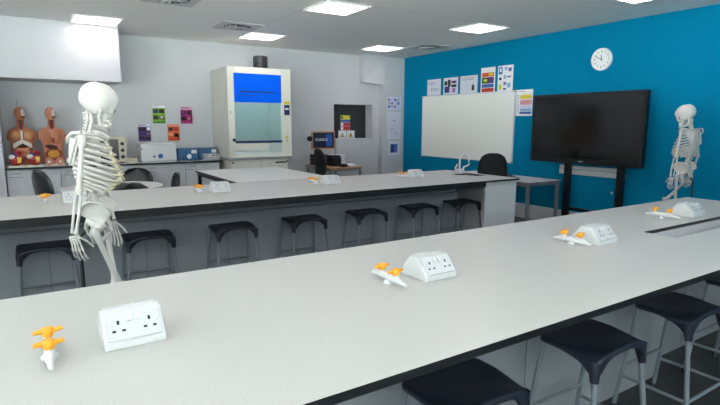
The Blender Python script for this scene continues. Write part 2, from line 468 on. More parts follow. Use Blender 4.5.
# gas taps -----------------------------------------------------------
def make_tap():
    t = thing('gas_tap', (0, 0, BZ), 'x', 'gas tap', 'bench gas taps with orange levers')
    MB().lathe([(0.022, 0), (0.022, 0.006), (0.014, 0.012), (0.013, 0.02), (0.013, 0.036), (0.008, 0.042)], 'white_plastic').build('post', t)
    b = MB()
    b.tube([(0, -0.115, 0.016), (0, -0.085, 0.021), (0, -0.07, 0.025), (0, 0.07, 0.025), (0, 0.085, 0.021), (0, 0.115, 0.016)], [0.006, 0.009, 0.014, 0.014, 0.009, 0.006], 'white_plastic', 12)
    for s in (-1, 1):
        b.lathe([(0.012, 0.028), (0.012, 0.048)], 'white_plastic', (0, s * 0.048, 0), 12)
    b.build('nozzle_bar', t)
    for s in (-1, 1):
        h = MB()
        h.lathe([(0.012, 0.044), (0.016, 0.050), (0.016, 0.066), (0.010, 0.071)], 'orange', (0, s * 0.048, 0), 14)
        h.tube([(-0.036, s * 0.048 - 0.003, 0.059), (-0.022, s * 0.048, 0.060), (0, s * 0.048, 0.061), (0.022, s * 0.048, 0.060), (0.036, s * 0.048 + 0.003, 0.062)], [0.0055, 0.007, 0.011, 0.007, 0.0055], 'orange', 10)
        h.build('lever_handle', t)
    return t
g0 = make_tap()
for i, (x, y, l) in enumerate([
        (-0.008, 1.575, 'gas tap with orange levers nearest the camera, far left of foreground bench'),
        (1.175, 1.62, 'gas tap with orange levers in the middle of the foreground bench'),
        (2.41, 1.645, 'gas tap with orange levers left of the sink slot on the foreground bench'),
        (3.62, 1.79, 'gas tap with orange levers at the far end of the foreground bench'),
        (0.05, 4.80, 'gas tap with orange levers on the middle bench left of the near skeleton'),
        (1.27, 4.79, 'gas tap with orange levers on the middle bench in front of the rear tables'),
        (2.50, 4.84, 'gas tap with orange levers on the middle bench below the wooden desk'),
        (3.71, 4.85, 'gas tap with orange levers on the middle bench nearest the tall white tap')]):
    o = g0 if i == 0 else copy_tree(g0)
    o.location = (x, y, BZ); o['label'] = l
# lab mixer tap ---------------------------------------------------------
t = thing('lab_faucet', (4.64, 4.86, BZ), 'tall white gooseneck water tap on the middle bench beside the black office chair', 'water tap')
MB().lathe([(0.035, 0), (0.035, 0.008), (0.022, 0.015), (0.018, 0.05), (0.012, 0.06)], 'white_plastic').box((-0.07, -0.018, 0.03), (0.07, 0.018, 0.06), 'white_plastic').build('body', t)
pts = [(0, 0, 0.05), (0, 0, 0.2)]
for k in range(9):
    a = PI * k / 8
    pts.append((0.05 - 0.05 * math.cos(a), -0.03 + 0.03 * math.cos(a), 0.2 + 0.055 * math.sin(a)))
pts.append((0.1, -0.06, 0.15))
MB().tube(pts, [0.011] * (len(pts) - 2) + [0.008, 0.007], 'white_plastic', 10).build('spout', t)
for s in (-1, 1):
    MB().tube([(s * 0.065, 0, 0.04), (s * 0.075, 0, 0.085), (s * 0.09 + (0.03 if s > 0 else 0.02), -0.02, 0.10), (s * 0.1 + (0.05 if s > 0 else 0.03), -0.03, 0.13)], [0.014, 0.012, 0.010, 0.008], 'white_plastic', 10).build('lever_handle', t)

# ------------------------------------------------------------------ stools
def seat_mesh():
    W, D = 0.19, 0.145
    per = []
    rc = 0.035
    for cx, cy, a0 in ((W - rc, -D + rc, -90), (W - rc, D - rc, 0), (-W + rc, D - rc, 90), (-W + rc, -D + rc, 180)):
        nx = []
        for k in range(5):
            a = math.radians(a0 + 90 * k / 4)
            nx.append((cx + rc * math.cos(a), cy + rc * math.sin(a)))
        per += nx
        # subdivide edge to next corner
        nxt = {-90: (W, D - rc), 0: (-W + rc, D), 90: (-W, -D + rc), 180: (W - rc, -D)}[a0]
        p = nx[-1]
        for k in range(1, 8):
            per.append((p[0] + (nxt[0] - p[0]) * k / 8, p[1] + (nxt[1] - p[1]) * k / 8))
    def ft(y): 
        f = max(0, min(1, (-y / D + 0.3) / 1.3)); return f * f * (3 - 2 * f)
    def zt(x, y):
        fx, f = x / W, ft(y)
        dish = 0.010 * (1 - min(1, abs(fx)) ** 2) * (1 - min(1, abs(y / D)) ** 2)
        return 0.618 + f * (0.010 * (1 - fx * fx) - 0.026 * abs(fx) ** 5) - dish
    rings = []
    for sc in (0.02, 0.3, 0.6, 0.85, 0.95):
        rings.append([(x * sc, y * sc, zt(x * sc, y * sc)) for x, y in per])
    rings.append([(x, y, zt(x, y) - 0.004) for x, y in per])
    def dep(x, y):
        t = max(0, -y / D); return 0.024 + 0.085 * (t ** 4) * (abs(x) / W) ** 4
    rings.append([(x * 1.015, y * 1.015, zt(x, y) - 0.012) for x, y in per])
    rings.append([(x * 1.01, y * 1.01, zt(x, y) - dep(x, y)) for x, y in per])
    rings.append([(x * 0.92, y * 0.92, zt(x, y) - dep(x, y)) for x, y in per])
    rings.append([(x * 0.90, y * 0.90, zt(x, y) - 0.020) for x, y in per])
    rings.append([(x * 0.02, y * 0.02, 0.59) for x, y in per])
    b = MB().loft(rings, 'stool_seat')
    for sx in (-1, 1):
        b.tube([(sx * 0.166, -0.116, 0.59), (sx * 0.1705, -0.1205, 0.56), (sx * 0.176, -0.129, 0.505)], [0.030, 0.024, 0.0175], 'stool_seat', 14)
    return b
def make_stool():
    t = thing('lab_stool', (0, 0, 0), 'x', 'stool', 'dark lab stools')
    seat_mesh().build('seat', t)
    feet = {}
    for sx in (-1, 1):
        for sy in (-1, 1):
            top = (sx * 0.168, -0.118, 0.585) if sy < 0 else (sx * 0.172, 0.122, 0.597)
            bot = (sx * 0.205, -0.175, 0.012) if sy < 0 else (sx * 0.205, 0.195, 0.012)
            feet[sx, sy] = (Vector(top), Vector(bot))
            l = MB().tube([top, bot], 0.0115, 'stool_leg', 12).build('leg', t)
            MB().lathe([(0.016, 0), (0.016, 0.03), (0.012, 0.034)], 'black_plastic', (bot[0], bot[1], 0), 12).build('rubber_foot', l)
    def at(k, z):
        a, b_ = feet[k]; f = (a.z - z) / (a.z - b_.z); return a + (b_ - a) * f
    for k1, k2, z in (((-1, -1), (-1, 1), 0.2), ((1, -1), (1, 1), 0.2), ((-1, 1), (1, 1), 0.26), ((-1, -1), (1, -1), 0.2)):
        MB().tube([at(k1, z), at(k2, z)], 0.009, 'stool_leg', 10).build('foot_rail', t)
    return t
st0 = make_stool()
ord_ = ['first', 'second', 'third', 'fourth', 'fifth', 'sixth', 'seventh']
places = [(0.02, 4.485, 'dark stool under the middle bench, partly behind the near skeleton'),
          (0.755, 4.485, 'dark stool under the middle bench just right of the near skeleton'),
          (1.485, 4.485, 'dark stool under the middle bench, third of seven from the left'),
          (2.21, 4.485, 'dark stool under the middle bench, fourth of seven, centre of the row'),
          (2.95, 4.485, 'dark stool under the middle bench, third from the white end cabinet'),
          (3.665, 4.485, 'dark stool under the middle bench, second from the white end cabinet'),
          (4.335, 4.485, 'dark stool under the middle bench beside the white end cabinet'),
          (1.24, 1.235, 'dark stool cut by the bottom edge, leftmost under the foreground bench'),
          (2.01, 1.235, 'dark stool under the foreground bench, second from the left'),
          (2.77, 1.235, 'dark stool at lower right under the foreground bench, third from the left'),
          (3.54, 1.235, 'dark stool under the foreground bench cut off by the right edge')]
for i, (x, y, l) in enumerate(places):
    o = st0 if i == 0 else copy_tree(st0)
    o.location = (x, y, 0); o['label'] = l

# ------------------------------------------------------------------ skeletons
def make_skeleton(loc, rz, label, near, head, kneef, swing):
    far = -near
    t = thing('skeleton', loc, label, 'skeleton', 'teaching skeletons', rz)
    # skull
    def sk(d, q):
        q = q.copy()
        if d.x > 0.2 and d.z < 0.1:                        # face: flatter, drawn down
            f = (d.x - 0.2) / 0.8; q.z -= 0.035 * f * min(1, 1 - d.z); q.x -= 0.012 * f
        if d.z < -0.35 and d.x < 0.3: q.z += 0.022 * (-d.z - 0.35) / 0.65
        if d.x < -0.3: q.z += 0.012 * (-d.x)
        for sy in (-1, 1):                                   # orbits
            e = Vector((0.86, 0.40 * sy, -0.30)).normalized()
            g = math.exp(-((d - e).length / 0.20) ** 2); q.x -= 0.030 * g
            c = Vector((0.72, 0.62 * sy, -0.52)).normalized()
            g = math.exp(-((d - c).length / 0.22) ** 2); q.y += 0.010 * g * sy; q.x += 0.006 * g
            tm = Vector((0.45, 0.85 * sy, -0.25)).normalized()
            g = math.exp(-((d - tm).length / 0.28) ** 2); q.y -= 0.012 * g * sy
        g = math.exp(-((d - Vector((0.86, 0, -0.62)).normalized()).length / 0.13) ** 2); q.x -= 0.022 * g
        g = math.exp(-((d - Vector((0.95, 0, -0.05)).normalized()).length / 0.35) ** 2); q.x += 0.008 * g
        return q
    hx, hz = -0.012, 1.66
    HM = Matrix.Translation((hx + 0.012, 0, hz - 0.006)) @ Matrix.Rotation(head, 4, 'Z') @ Matrix.Rotation(0.24, 4, 'Y') @ Matrix.Scale(1.10, 4) @ Matrix.Translation((-hx, 0, -hz))
    def SB():
        q_ = MB(); q_.tf = HM; return q_
    skull = SB().ell((0.012, 0, 1.672), (0.095, 0.073, 0.092), 'bone', nu=48, nv=36, fn=sk).build('skull', t)
    b = SB()
    for sy in (-1, 1):
        b.ell((0.0765, 0.030 * sy, 1.640), (0.009, 0.016, 0.014), 'bone_shade', nu=14, nv=8)
    b.ell((0.080, 0, 1.606), (0.008, 0.011, 0.016), 'bone_shade', nu=12, nv=8)
    b.build('sockets', skull)  # dark ellipsoids painting shade into the eye and nose hollows
    b = SB()                                                 # maxilla with upper teeth
    b.ell((0.064, 0, 1.588), (0.026, 0.030, 0.022), 'bone', nu=18, nv=10)
    for k in range(10):
        a = math.radians(-70 + 140 * k / 9)
        b.box((0.060 + 0.028 * math.cos(a) - 0.003, 0.030 * math.sin(a) - 0.003, 1.564), (0.060 + 0.028 * math.cos(a) + 0.003, 0.030 * math.sin(a) + 0.003, 1.576), 'tooth')
    for sy in (-1, 1):
        b.tube([(0.058, 0.052 * sy, 1.616), (0.03, 0.066 * sy, 1.618), (-0.005, 0.066 * sy, 1.622)], [0.009, 0.005, 0.005], 'bone', 8)
    b.build('upper_jaw', skull)
    b = SB()
    jaw = []
    for k in range(15):
        a = math.radians(-100 + 200 * k / 14)
        jaw.append((0.030 + 0.055 * math.cos(a) if abs(a) < 1.57 else 0.03 + 0.06 * math.cos(a), 0.046 * math.sin(a), 1.546 + 0.010 * (1 - math.cos(a))))
    b.tube(jaw, [0.012] * 15, 'bone', 8, flat=0.6)
    for sy in (-1, 1):
        b.tube([(0.02, 0.046 * sy, 1.556), (0.005, 0.052 * sy, 1.585), (0.006, 0.056 * sy, 1.622)], [0.015, 0.013, 0.008], 'bone', 8, flat=0.45)
    b.ell((0.084, 0, 1.543), (0.011, 0.016, 0.012), 'bone', nu=12, nv=8)
    for k in range(10):
        a = math.radians(-70 + 140 * k / 9)
        b.box((0.056 + 0.027 * math.cos(a) - 0.003, 0.029 * math.sin(a) - 0.003, 1.553), (0.056 + 0.027 * math.cos(a) + 0.003, 0.029 * math.sin(a) + 0.003, 1.563), 'tooth')
    b.build('jaw', skull)
    # spine
    key = [(1.600, -0.022), (1.55, -0.018), (1.49, -0.035), (1.42, -0.066), (1.35, -0.080), (1.27, -0.072), (1.19, -0.050), (1.12, -0.030), (1.05, -0.030), (1.02, -0.040)]
    def sx(z):
        for (z0, x0), (z1, x1) in zip(key, key[1:]):
            if z <= z0 and z >= z1: return x0 + (x1 - x0) * (z0 - z) / (z0 - z1)
        return key[0][1] if z > key[0][0] else key[-1][1]
    zs = [1.600 - 0.0165 * k for k in range(7)]
    zs += [1.480 - 0.0243 * k for k in range(12)]
    zs += [1.186 - 0.031 * k for k in range(5)]
    for k, z in enumerate(zs):
        r = 0.011 + 0.012 * (k / 23); hgt = 0.0065 if k < 7 else (0.009 if k < 19 else 0.0118)
        b = MB(); x = sx(z)
        b.lathe([(r, -hgt), (r * 0.86, 0), (r, hgt)], 'bone', (x, 0, z), 14)
        sl = 0.026 if k < 7 else (0.038 if k < 19 else 0.036); dr = 0.006 if k < 7 else (0.026 if k < 19 else 0.006)
        b.tube([(x - r * 0.7, 0, z), (x - r - sl * 0.5, 0, z - dr * 0.5), (x - r - sl, 0, z - dr)], [0.009, 0.006, 0.005], 'bone', 8)
        tw = 0.024 if k < 7 else (0.032 if k < 19 else 0.042)
        for sy in (-1, 1):
            b.tube([(x - r * 0.7, 0.004 * sy, z), (x - r * 1.2, tw * sy, z + 0.003)], [0.007, 0.005], 'bone', 8)
            b.ell((x - r * 1.1, 0.013 * sy, z + hgt), (0.006, 0.006, 0.009), 'bone', nu=8, nv=6)
        b.build('vertebra', t)
    # discs run as one soft column
    MB().tube([(sx(z), 0, z) for z in zs], [0.008 + 0.009 * (k / 23) for k in range(24)], 'bone', 10).build('spinal_discs', t)
    # ribs
    Wd = [0.062, 0.086, 0.101, 0.110, 0.116, 0.120, 0.122, 0.121, 0.117, 0.110, 0.100, 0.082]
    Fx = [0.044, 0.064, 0.081, 0.095, 0.106, 0.113, 0.117, 0.115, 0.108, 0.096, 0.06, 0.035]
    Dr = [0.030, 0.050, 0.066, 0.080, 0.094, 0.106, 0.116, 0.122, 0.124, 0.118, 0.095, 0.066]
    En = [0.80, 0.80, 0.80, 0.79, 0.78, 0.77, 0.75, 0.72, 0.68, 0.62, 0.50, 0.36]
    for i in range(12):
        zb = 1.478 - 0.0255 * i; xs = sx(zb) - 0.018; xf = Fx[i] - 0.004
        for sy in (-1, 1):
            def P(u):
                a = PI * u
                mid = (xf + xs) / 2 - 0.004; hd = (xf - xs) / 2 + 0.008
                back = 0.018 * math.exp(-((u - 0.2) / 0.14) ** 2)
                return (mid - hd * math.cos(a) - back, sy * Wd[i] * math.sin(a) ** 0.85, zb - Dr[i] * (u ** 1.15) / 0.8)
            n = 14
            pts = [P(0.03 + (En[i] - 0.03) * k / n) for k in range(n + 1)]
            MB().tube(pts, [0.006] + [0.0088] * (n - 1) + [0.0075], 'bone', 8, flat=0.5).build('rib', t)
            if i < 7:
                e = Vector(pts[-1]); zst = 1.425 - 0.028 * i
                xst = 0.052 + (1.44 - zst) * 0.28
                mid = Vector((xf + 0.006, sy * Wd[i] * 0.42, e.z - 0.004))
                b = MB().tube([e, mid, (xst - 0.002, sy * 0.014, zst)], [0.0075, 0.0075, 0.007], 'cartilage', 8)
                b.build('rib_cartilage', t)['label'] = 'yellowish cartilage at the front of the ribs'
            elif i < 10:
                e = Vector(pts[-1]); zst = 1.235
                b = MB().tube([e, (e.x + 0.020, e.y * 0.78, e.z + 0.006), (0.104, sy * (0.05 - 0.004 * (9 - i)), 1.205 + 0.008 * (9 - i)), (0.108, sy * 0.016, zst + 0.004 * (9 - i))], [0.007, 0.007, 0.007, 0.006], 'cartilage', 8)
                b.build('rib_cartilage', t)['label'] = 'yellowish cartilage at the front of the ribs'
    # sternum
    rings = []
    for z, w in ((1.445, 0.024), (1.425, 0.030), (1.405, 0.017), (1.38, 0.016), (1.32, 0.019), (1.26, 0.017), (1.24, 0.008), (1.215, 0.006)):
        x = 0.052 + (1.44 - z) * 0.28
        rings.append([(x + 0.006 * math.cos(a), w * math.sin(a), z) for a in [2 * PI * k / 12 for k in range(12)]])
    MB().loft(list(reversed(rings)), 'bone').build('sternum', t)
    S = {}
    for sy in (-1, 1):
        sh = Vector((-0.035, sy * 0.160, 1.462)); S[sy] = sh
        MB().tube([(0.046, sy * 0.022, 1.445), (0.055, sy * 0.06, 1.458), (0.02, sy * 0.11, 1.476), (-0.03, sy * 0.150, 1.490)], [0.010, 0.0075, 0.007, 0.009], 'bone', 10).build('clavicle', t)
        # scapula: curved triangular blade with spine and acromion
        b = MB()
        A, B, Cc = Vector((-0.118, sy * 0.055, 1.462)), Vector((-0.055, sy * 0.135, 1.455)), Vector((-0.112, sy * 0.078, 1.315))
        N = 6; vs = []; idx = {}
        for i in range(N + 1):
            for j in range(N + 1 - i):
                u, w = i / N, j / N
                p = A + (B - A) * u + (Cc - A) * w
                p.x -= 0.012 * math.sin(PI * (u + w) / 1.0 * 0.5)
                idx[i, j] = len(vs); vs.append(p)
        nv = len(vs)
        nrm = (B - A).cross(Cc - A).normalized() * 0.004
        fs = []
        for i in range(N):
            for j in range(N - i):
                fs.append((idx[i, j], idx[i + 1, j], idx[i, j + 1]))
                if i + j < N - 1: fs.append((idx[i + 1, j], idx[i + 1, j + 1], idx[i, j + 1]))
        vs2 = [p + nrm for p in vs] + [p - nrm for p in vs]
        fs2 = fs + [tuple(nv + k for k in reversed(f)) for f in fs]
        edge = [idx[i, 0] for i in range(N + 1)] + [idx[N - j, j] for j in range(1, N + 1)] + [idx[0, N - k] for k in range(1, N)]
        for k in range(len(edge)):
            e0, e1 = edge[k], edge[(k + 1) % len(edge)]
            fs2.append((e0, e1, nv + e1, nv + e0))
        b.add(vs2, fs2, 'bone', False)
        b.tube([(-0.130, sy * 0.060, 1.435), (-0.120, sy * 0.10, 1.462), (-0.085, sy * 0.145, 1.488), (-0.035, sy * 0.172, 1.492)], [0.006, 0.008, 0.009, 0.010], 'bone', 8)
        b.tube([(-0.07, sy * 0.13, 1.462), (-0.03, sy * 0.128, 1.475), (-0.008, sy * 0.135, 1.462)], [0.008, 0.007, 0.006], 'bone', 8)
        b.tube([A, (A + Cc) / 2 + Vector((-0.006, 0, 0)), Cc], 0.005, 'bone', 6); b.tube([B, (B + Cc) / 2, Cc], 0.006, 'bone', 6)
        b.build('scapula', t)
        # arm
        sw = -1 if sy == near else 1
        el = Vector((swing[0] if sw < 0 else swing[2], sy * 0.190, 1.165)); wr = Vector((swing[1] if sw < 0 else swing[3], sy * 0.195, 0.955))
        d = el - sh
        b = MB().tube([sh + d * k for k in (0.0, 0.04, 0.1, 0.2, 0.5, 0.8, 0.92, 1.0)], [0.013, 0.022, 0.019, 0.0135, 0.0115, 0.0135, 0.021, 0.015], 'bone', 12)
        b.ell(sh + Vector((0, -sy * 0.010, 0)), (0.021, 0.021, 0.021), 'bone', nu=14, nv=10)
        b.build('humerus', t)
        d = wr - el
        for off, rr in ((Vector((0.012, sy * 0.010, 0)), [0.011, 0.0075, 0.0075, 0.0085, 0.013]), (Vector((-0.010, -sy * 0.010, 0.02)), [0.014, 0.010, 0.0075, 0.0065, 0.008])):
            pts = [el + off + (d - off * 0.0) * k + Vector((0, 0, -off.z * k)) + off * (0.35 * math.sin(PI * k)) for k in (0.02, 0.15, 0.5, 0.85, 0.98)]
            MB().tube(pts, rr, 'bone', 10).build('forearm_bone', t)
        # hand with carpals, metacarpals and five fingers
        b = MB()
        f = Vector((0.16, sy * 0.02, -1)).normalized(); la = Vector((1, 0, 0.16)).normalized()   # finger and across direction
        for r_ in range(2):
            for c in range(4):
                b.ell(wr + f * (0.014 + 0.014 * r_) + la * (-0.018 + 0.012 * c), (0.0085, 0.0085, 0.0085), 'bone', nu=10, nv=6)
        inn = Vector((0, -sy, 0))
        for q, (o_, L1, ls) in enumerate([(0.021, 0.056, (0.036, 0.022, 0.017)), (0.007, 0.057, (0.040, 0.026, 0.018)), (-0.007, 0.052, (0.037, 0.025, 0.017)), (-0.020, 0.047, (0.029, 0.019, 0.015))]):
            fan = (f + la * (o_ * 4.5)).normalized()
            p = wr + f * 0.036 + la * o_ * 0.9
            e = p + fan * L1
            b.tube([p, p + (e - p) * 0.15, p + (e - p) * 0.5, p + (e - p) * 0.88, e], [0.0065, 0.006, 0.004, 0.006, 0.0065], 'bone', 8)
            cur = 0.32
            for L in ls:
                di = (fan * math.cos(cur) + inn * math.sin(cur)).normalized()
                p2 = e + di * L
                b.tube([e + di * 0.002, e + di * (L * 0.2), e + di * (L * 0.55), p2 - di * (L * 0.12), p2], [0.0055, 0.005, 0.0035, 0.0045, 0.004], 'bone', 8)
                e = p2; cur += 0.38
        p = wr + f * 0.02 + la * 0.022
        for L, ang in ((0.040, 0.75), (0.030, 0.55), (0.023, 0.40)):
            di = (f * math.cos(ang) + la * math.sin(ang) + inn * 0.35).normalized(); p2 = p + di * L
            b.tube([p, p + di * (L * 0.2), p + di * (L * 0.55), p2 - di * (L * 0.1), p2], [0.0065, 0.0055, 0.004, 0.0055, 0.005], 'bone', 8); p = p2
        b.build('hand', t)
    # pelvis
    b = MB()
    rings = []
    for z, x, w, dd in ((1.045, -0.045, 0.045, 0.024), (1.02, -0.055, 0.050, 0.022), (0.985, -0.075, 0.040, 0.016), (0.95, -0.085, 0.026, 0.012), (0.915, -0.078, 0.012, 0.008), (0.895, -0.068, 0.006, 0.005)):
        rings.append([(x + dd * math.cos(a), w * math.sin(a), z) for a in [2 * PI * k / 14 for k in range(14)]])
    b.loft(list(reversed(rings)), 'bone')
    hips = {}
    for sy in (-1, 1):
        hip = Vector((-0.005, sy * 0.085, 0.965)); hips[sy] = hip
        # iliac wing
        rim = []; N = 12
        for k in range(N + 1):
            u = k / N
            a = PI * (0.02 + 0.96 * u)
            rim.append(Vector((-0.022 + 0.080 * math.cos(PI - a), sy * (0.060 + 0.068 * math.sin(a * 0.9) ** 0.8 * (0.35 + 0.65 * u)), 1.030 + 0.082 * math.sin(a) ** 0.85)))
        low = [Vector((-0.055, sy * 0.050, 1.0)).lerp(Vector((0.018, sy * 0.088, 0.985)), k / N) for k in range(N + 1)]
        vs = []; rows = 6
        for r_ in range(rows + 1):
            for k in range(N + 1):
                p = low[k].lerp(rim[k], r_ / rows); p.y += sy * 0.010 * math.sin(PI * r_ / rows) * -1
                vs.append(p)
        n1 = len(vs); off = Vector((0.0, sy * 0.0035, 0))
        V = [p + off for p in vs] + [p - off for p in vs]
        F = []
        for r_ in range(rows):
            for k in range(N):
                q = (r_ * (N + 1) + k, r_ * (N + 1) + k + 1, (r_ + 1) * (N + 1) + k + 1, (r_ + 1) * (N + 1) + k)
                F.append(q); F.append(tuple(n1 + z for z in reversed(q)))
        b.add(V, F, 'bone', True)
        b.tube(rim, [0.008] * (N + 1), 'bone', 8)
        # acetabulum, ischium ring, pubis
        b.ell(hip + Vector((0, -sy * 0.012, 0.004)), (0.034, 0.022, 0.034), 'bone', nu=16, nv=10)
        b.tube([hip + Vector((-0.02, -sy * 0.01, 0.02)), (-0.045, sy * 0.066, 0.925), (-0.040, sy * 0.055, 0.880), (-0.010, sy * 0.040, 0.878), (0.022, sy * 0.022, 0.900), (0.040, sy * 0.008, 0.930), (0.030, sy * 0.040, 0.955), hip + Vector((0.012, -sy * 0.016, 0.008))],
               [0.018, 0.016, 0.015, 0.010, 0.010, 0.012, 0.011, 0.015], 'bone', 10)
        b.tube([(-0.060, sy * 0.05, 1.0), (-0.035, sy * 0.072, 0.985), hip + Vector((-0.005, -sy * 0.01, 0.015))], [0.022, 0.020, 0.020], 'bone', 10)
    b.tube([(0.040, -0.010, 0.930), (0.040, 0.010, 0.930)], 0.012, 'cartilage', 10)
    b.build('pelvis', t)
    # legs
    for sy in (-1, 1):
        hip = hips[sy]; kf = kneef[0] if sy == near else kneef[1]; kn = Vector((kf, sy * 0.050, 0.965 - math.sqrt(0.148 - kf * kf))); an = kn + Vector((-0.03, 0, -0.335))
        tro = hip + Vector((-0.010, sy * 0.052, -0.012))
        b = MB().ell(hip + Vector((0, sy * 0.008, 0)), (0.023, 0.023, 0.023), 'bone', nu=16, nv=10)
        b.tube([hip, hip + Vector((-0.004, sy * 0.03, -0.008)), tro], [0.015, 0.014, 0.018], 'bone', 10)
        dd = kn - tro
        b.tube([tro + Vector((0, 0, 0.018)), tro, tro + dd * 0.12, tro + dd * 0.5, tro + dd * 0.85, tro + dd * 0.95, kn], [0.012, 0.020, 0.0165, 0.0145, 0.018, 0.028, 0.024], 'bone', 12)
        for s2 in (-1, 1): b.ell(kn + Vector((-0.008, s2 * 0.018, 0.008)), (0.026, 0.017, 0.022), 'bone', nu=12, nv=8)
        b.build('femur', t)
        MB().ell(kn + Vector((0.030, 0, 0.018)), (0.009, 0.018, 0.019), 'bone', nu=12, nv=8).build('kneecap', t)
        dd = an - kn
        b = MB().tube([kn + dd * 0.04, kn + dd * 0.1, kn + dd * 0.2, kn + dd * 0.6, kn + dd * 0.92, an], [0.030, 0.028, 0.017, 0.012, 0.014, 0.019], 'bone', 12)
        b.build('tibia', t)
        o_ = Vector((-0.018, sy * 0.026, 0))
        MB().tube([kn + o_ + dd * 0.1, kn + o_ + dd * 0.2, kn + o_ + dd * 0.6, an + o_ * 0.8 + Vector((0, 0, -0.012))], [0.010, 0.006, 0.006, 0.010], 'bone', 8).build('fibula', t)
        b = MB()
        b.ell(an + Vector((0.004, 0, -0.026)), (0.024, 0.018, 0.016), 'bone', nu=12, nv=8)
        b.ell(an + Vector((-0.036, 0, -0.045)), (0.026, 0.017, 0.020), 'bone', nu=12, nv=8)
        for c in range(4): b.ell(an + Vector((0.040, -0.021 + 0.014 * c, -0.042)), (0.018, 0.009, 0.012), 'bone', nu=10, nv=6)
        for c in range(5):
            y_ = -0.028 + 0.014 * c
            p = an + Vector((0.052, y_ * 0.85, -0.044)); L = 0.055 - 0.004 * (c if sy < 0 else 4 - c)
            e = p + Vector((L, y_ * 0.25, -0.020))
            b.tube([p, p.lerp(e, 0.5), e], [0.007, 0.0045, 0.006], 'bone', 8)
            b.tube([e, e + Vector((0.018, 0, 0.002)), e + Vector((0.036, 0, -0.003))], [0.0055, 0.004, 0.0045], 'bone', 8)
        b.build('foot', t)
    # roller stand
    MB().tube([(-0.125, 0, 0.09), (-0.125, 0, 0.90), (-0.060, 0, 0.965), (-0.045, 0, 1.0)], 0.010, 'black_frame', 10).build('stand_pole', t)
    b = MB().lathe([(0.035, 0.06), (0.035, 0.10), (0.016, 0.13)], 'black_frame', (-0.125, 0, 0), 16)
    cs = []
    for k in range(5):
        a = 2 * PI * k / 5
        e = (-0.125 + 0.27 * math.cos(a), 0.27 * math.sin(a), 0.065)
        b.tube([(-0.125, 0, 0.085), e], [0.018, 0.012], 'black_frame', 8); cs.append(e)
    base = b.build('stand_base', t)
    for e in cs:
        w = MB(); w.tf = Matrix.Translation((e[0], e[1], 0.028)) @ Matrix.Rotation(PI / 2, 4, 'X')
        w.lathe([(0.028, -0.012), (0.028, 0.012)], 'black_plastic', n=16)
        w.tf = I4; w.tube([(e[0], e[1], 0.03), (e[0], e[1], 0.066)], 0.008, 'steel', 8)
        w.build('caster', base)
    return t
make_skeleton((0.30, 3.2, 0), math.radians(-17), 'full skeleton model on the left standing between the two benches', -1, math.radians(36), (0.085, 0.035), (-0.065, -0.105, -0.03, 0.01))
make_skeleton((6.30, 2.93, 0), math.radians(84), 'full skeleton model on the right in front of the teal wall', 1, math.radians(42), (0.02, 0.20), (-0.02, 0.0, -0.04, 0.02))

# ------------------------------------------------------------------ back counter with cabinets
CZ, CY = 0.93, 8.40
tag(MB().slab((-0.35, CY, CZ - 0.03), (2.62, YB, CZ), 'table_white', 'black_edge').build('counter_worktop'),
    'long wall counter with white top and black edge under the posters', 'worktop')
cabs = [(-0.34, 0.30, 'grey cupboard at the left end of the wall counter, under the heart models'),
        (0.30, 0.94, 'grey cupboard of the wall counter behind the near skeleton and black chair'),
        (0.94, 1.42, 'narrow grey cupboard of the wall counter under the small oven'),
        (1.42, 2.04, 'grey cupboard of the wall counter under the white lab bath'),
        (2.04, 2.60, 'grey cupboard of the wall counter beside the fume cupboard')]
def cabinet(x0, x1, label):
    t = thing('base_cabinet', ((x0 + x1) / 2, 0, 0), label, 'cupboard', 'grey wall cupboards')
    w = (x1 - x0) / 2
    MB().box((-w + 0.001, CY + 0.05, 0.09), (w - 0.001, YB - 0.01, CZ - 0.031), 'cabinet_grey').box((-w + 0.001, CY + 0.10, 0.0), (w - 0.001, YB - 0.01, 0.09), 'black_frame').build('body', t)
    d = MB().box((-w + 0.004, CY + 0.03, 0.10), (w - 0.004, CY + 0.049, CZ - 0.036), 'cabinet_grey').build('door', t)
    hx = w - 0.11 if x0 > 1.0 and x0 < 1.42 else -w + 0.11
    b = MB().tube([(hx - 0.07, CY + 0.03, 0.80), (hx - 0.07, CY + 0.010, 0.80), (hx + 0.07, CY + 0.010, 0.80), (hx + 0.07, CY + 0.03, 0.80)], 0.005, 'steel', 8)
    b.build('handle', d)
    MB().box((hx - 0.06, CY + 0.0275, 0.835), (hx + 0.06, CY + 0.030, 0.855), 'ink_soft').build('label_holder', d)
for c in cabs: cabinet(*c)

# ------------------------------------------------------------------ fume cupboard
t = thing('fume_cupboard', (3.235, 8.15, 0), 'tall cream fume cupboard with blue upper panel and glass sash', 'fume cupboard')
hw = 0.555; D = 0.84
b = MB()
b.box((-hw, 0, 0.98), (-hw + 0.02, D, 2.44), 'hood_side_shaded')
b.box((hw - 0.02, 0, 0.98), (hw, D, 2.44), 'hood_side_shaded')
b.box((-hw + 0.02, 0.03, 2.40), (hw - 0.02, D, 2.44), 'hood_side_shaded')
b.build('casing', t)
b = MB()
b.box((-hw, -0.02, 0.98), (-hw + 0.11, 0.03, 2.44), 'hood_cream'); b.box((hw - 0.175, -0.02, 0.98), (hw, 0.03, 2.44), 'hood_cream')
b.box((-hw + 0.11, -0.02, 2.34), (hw - 0.175, 0.03, 2.44), 'hood_cream'); b.box((-hw + 0.11, -0.02, 0.98), (hw - 0.175, 0.03, 1.03), 'hood_cream')
b.build('front_frame', t, bevel=0.004)
b = MB()
b.box((-hw + 0.02, D - 0.03, 1.0), (hw - 0.02, D, 2.40), 'hood_inside')
b.box((-hw + 0.02, 0.04, 1.0), (-hw + 0.05, D - 0.03, 2.40), 'hood_inside'); b.box((hw - 0.07, 0.04, 1.0), (hw - 0.02, D - 0.03, 2.40), 'hood_inside')
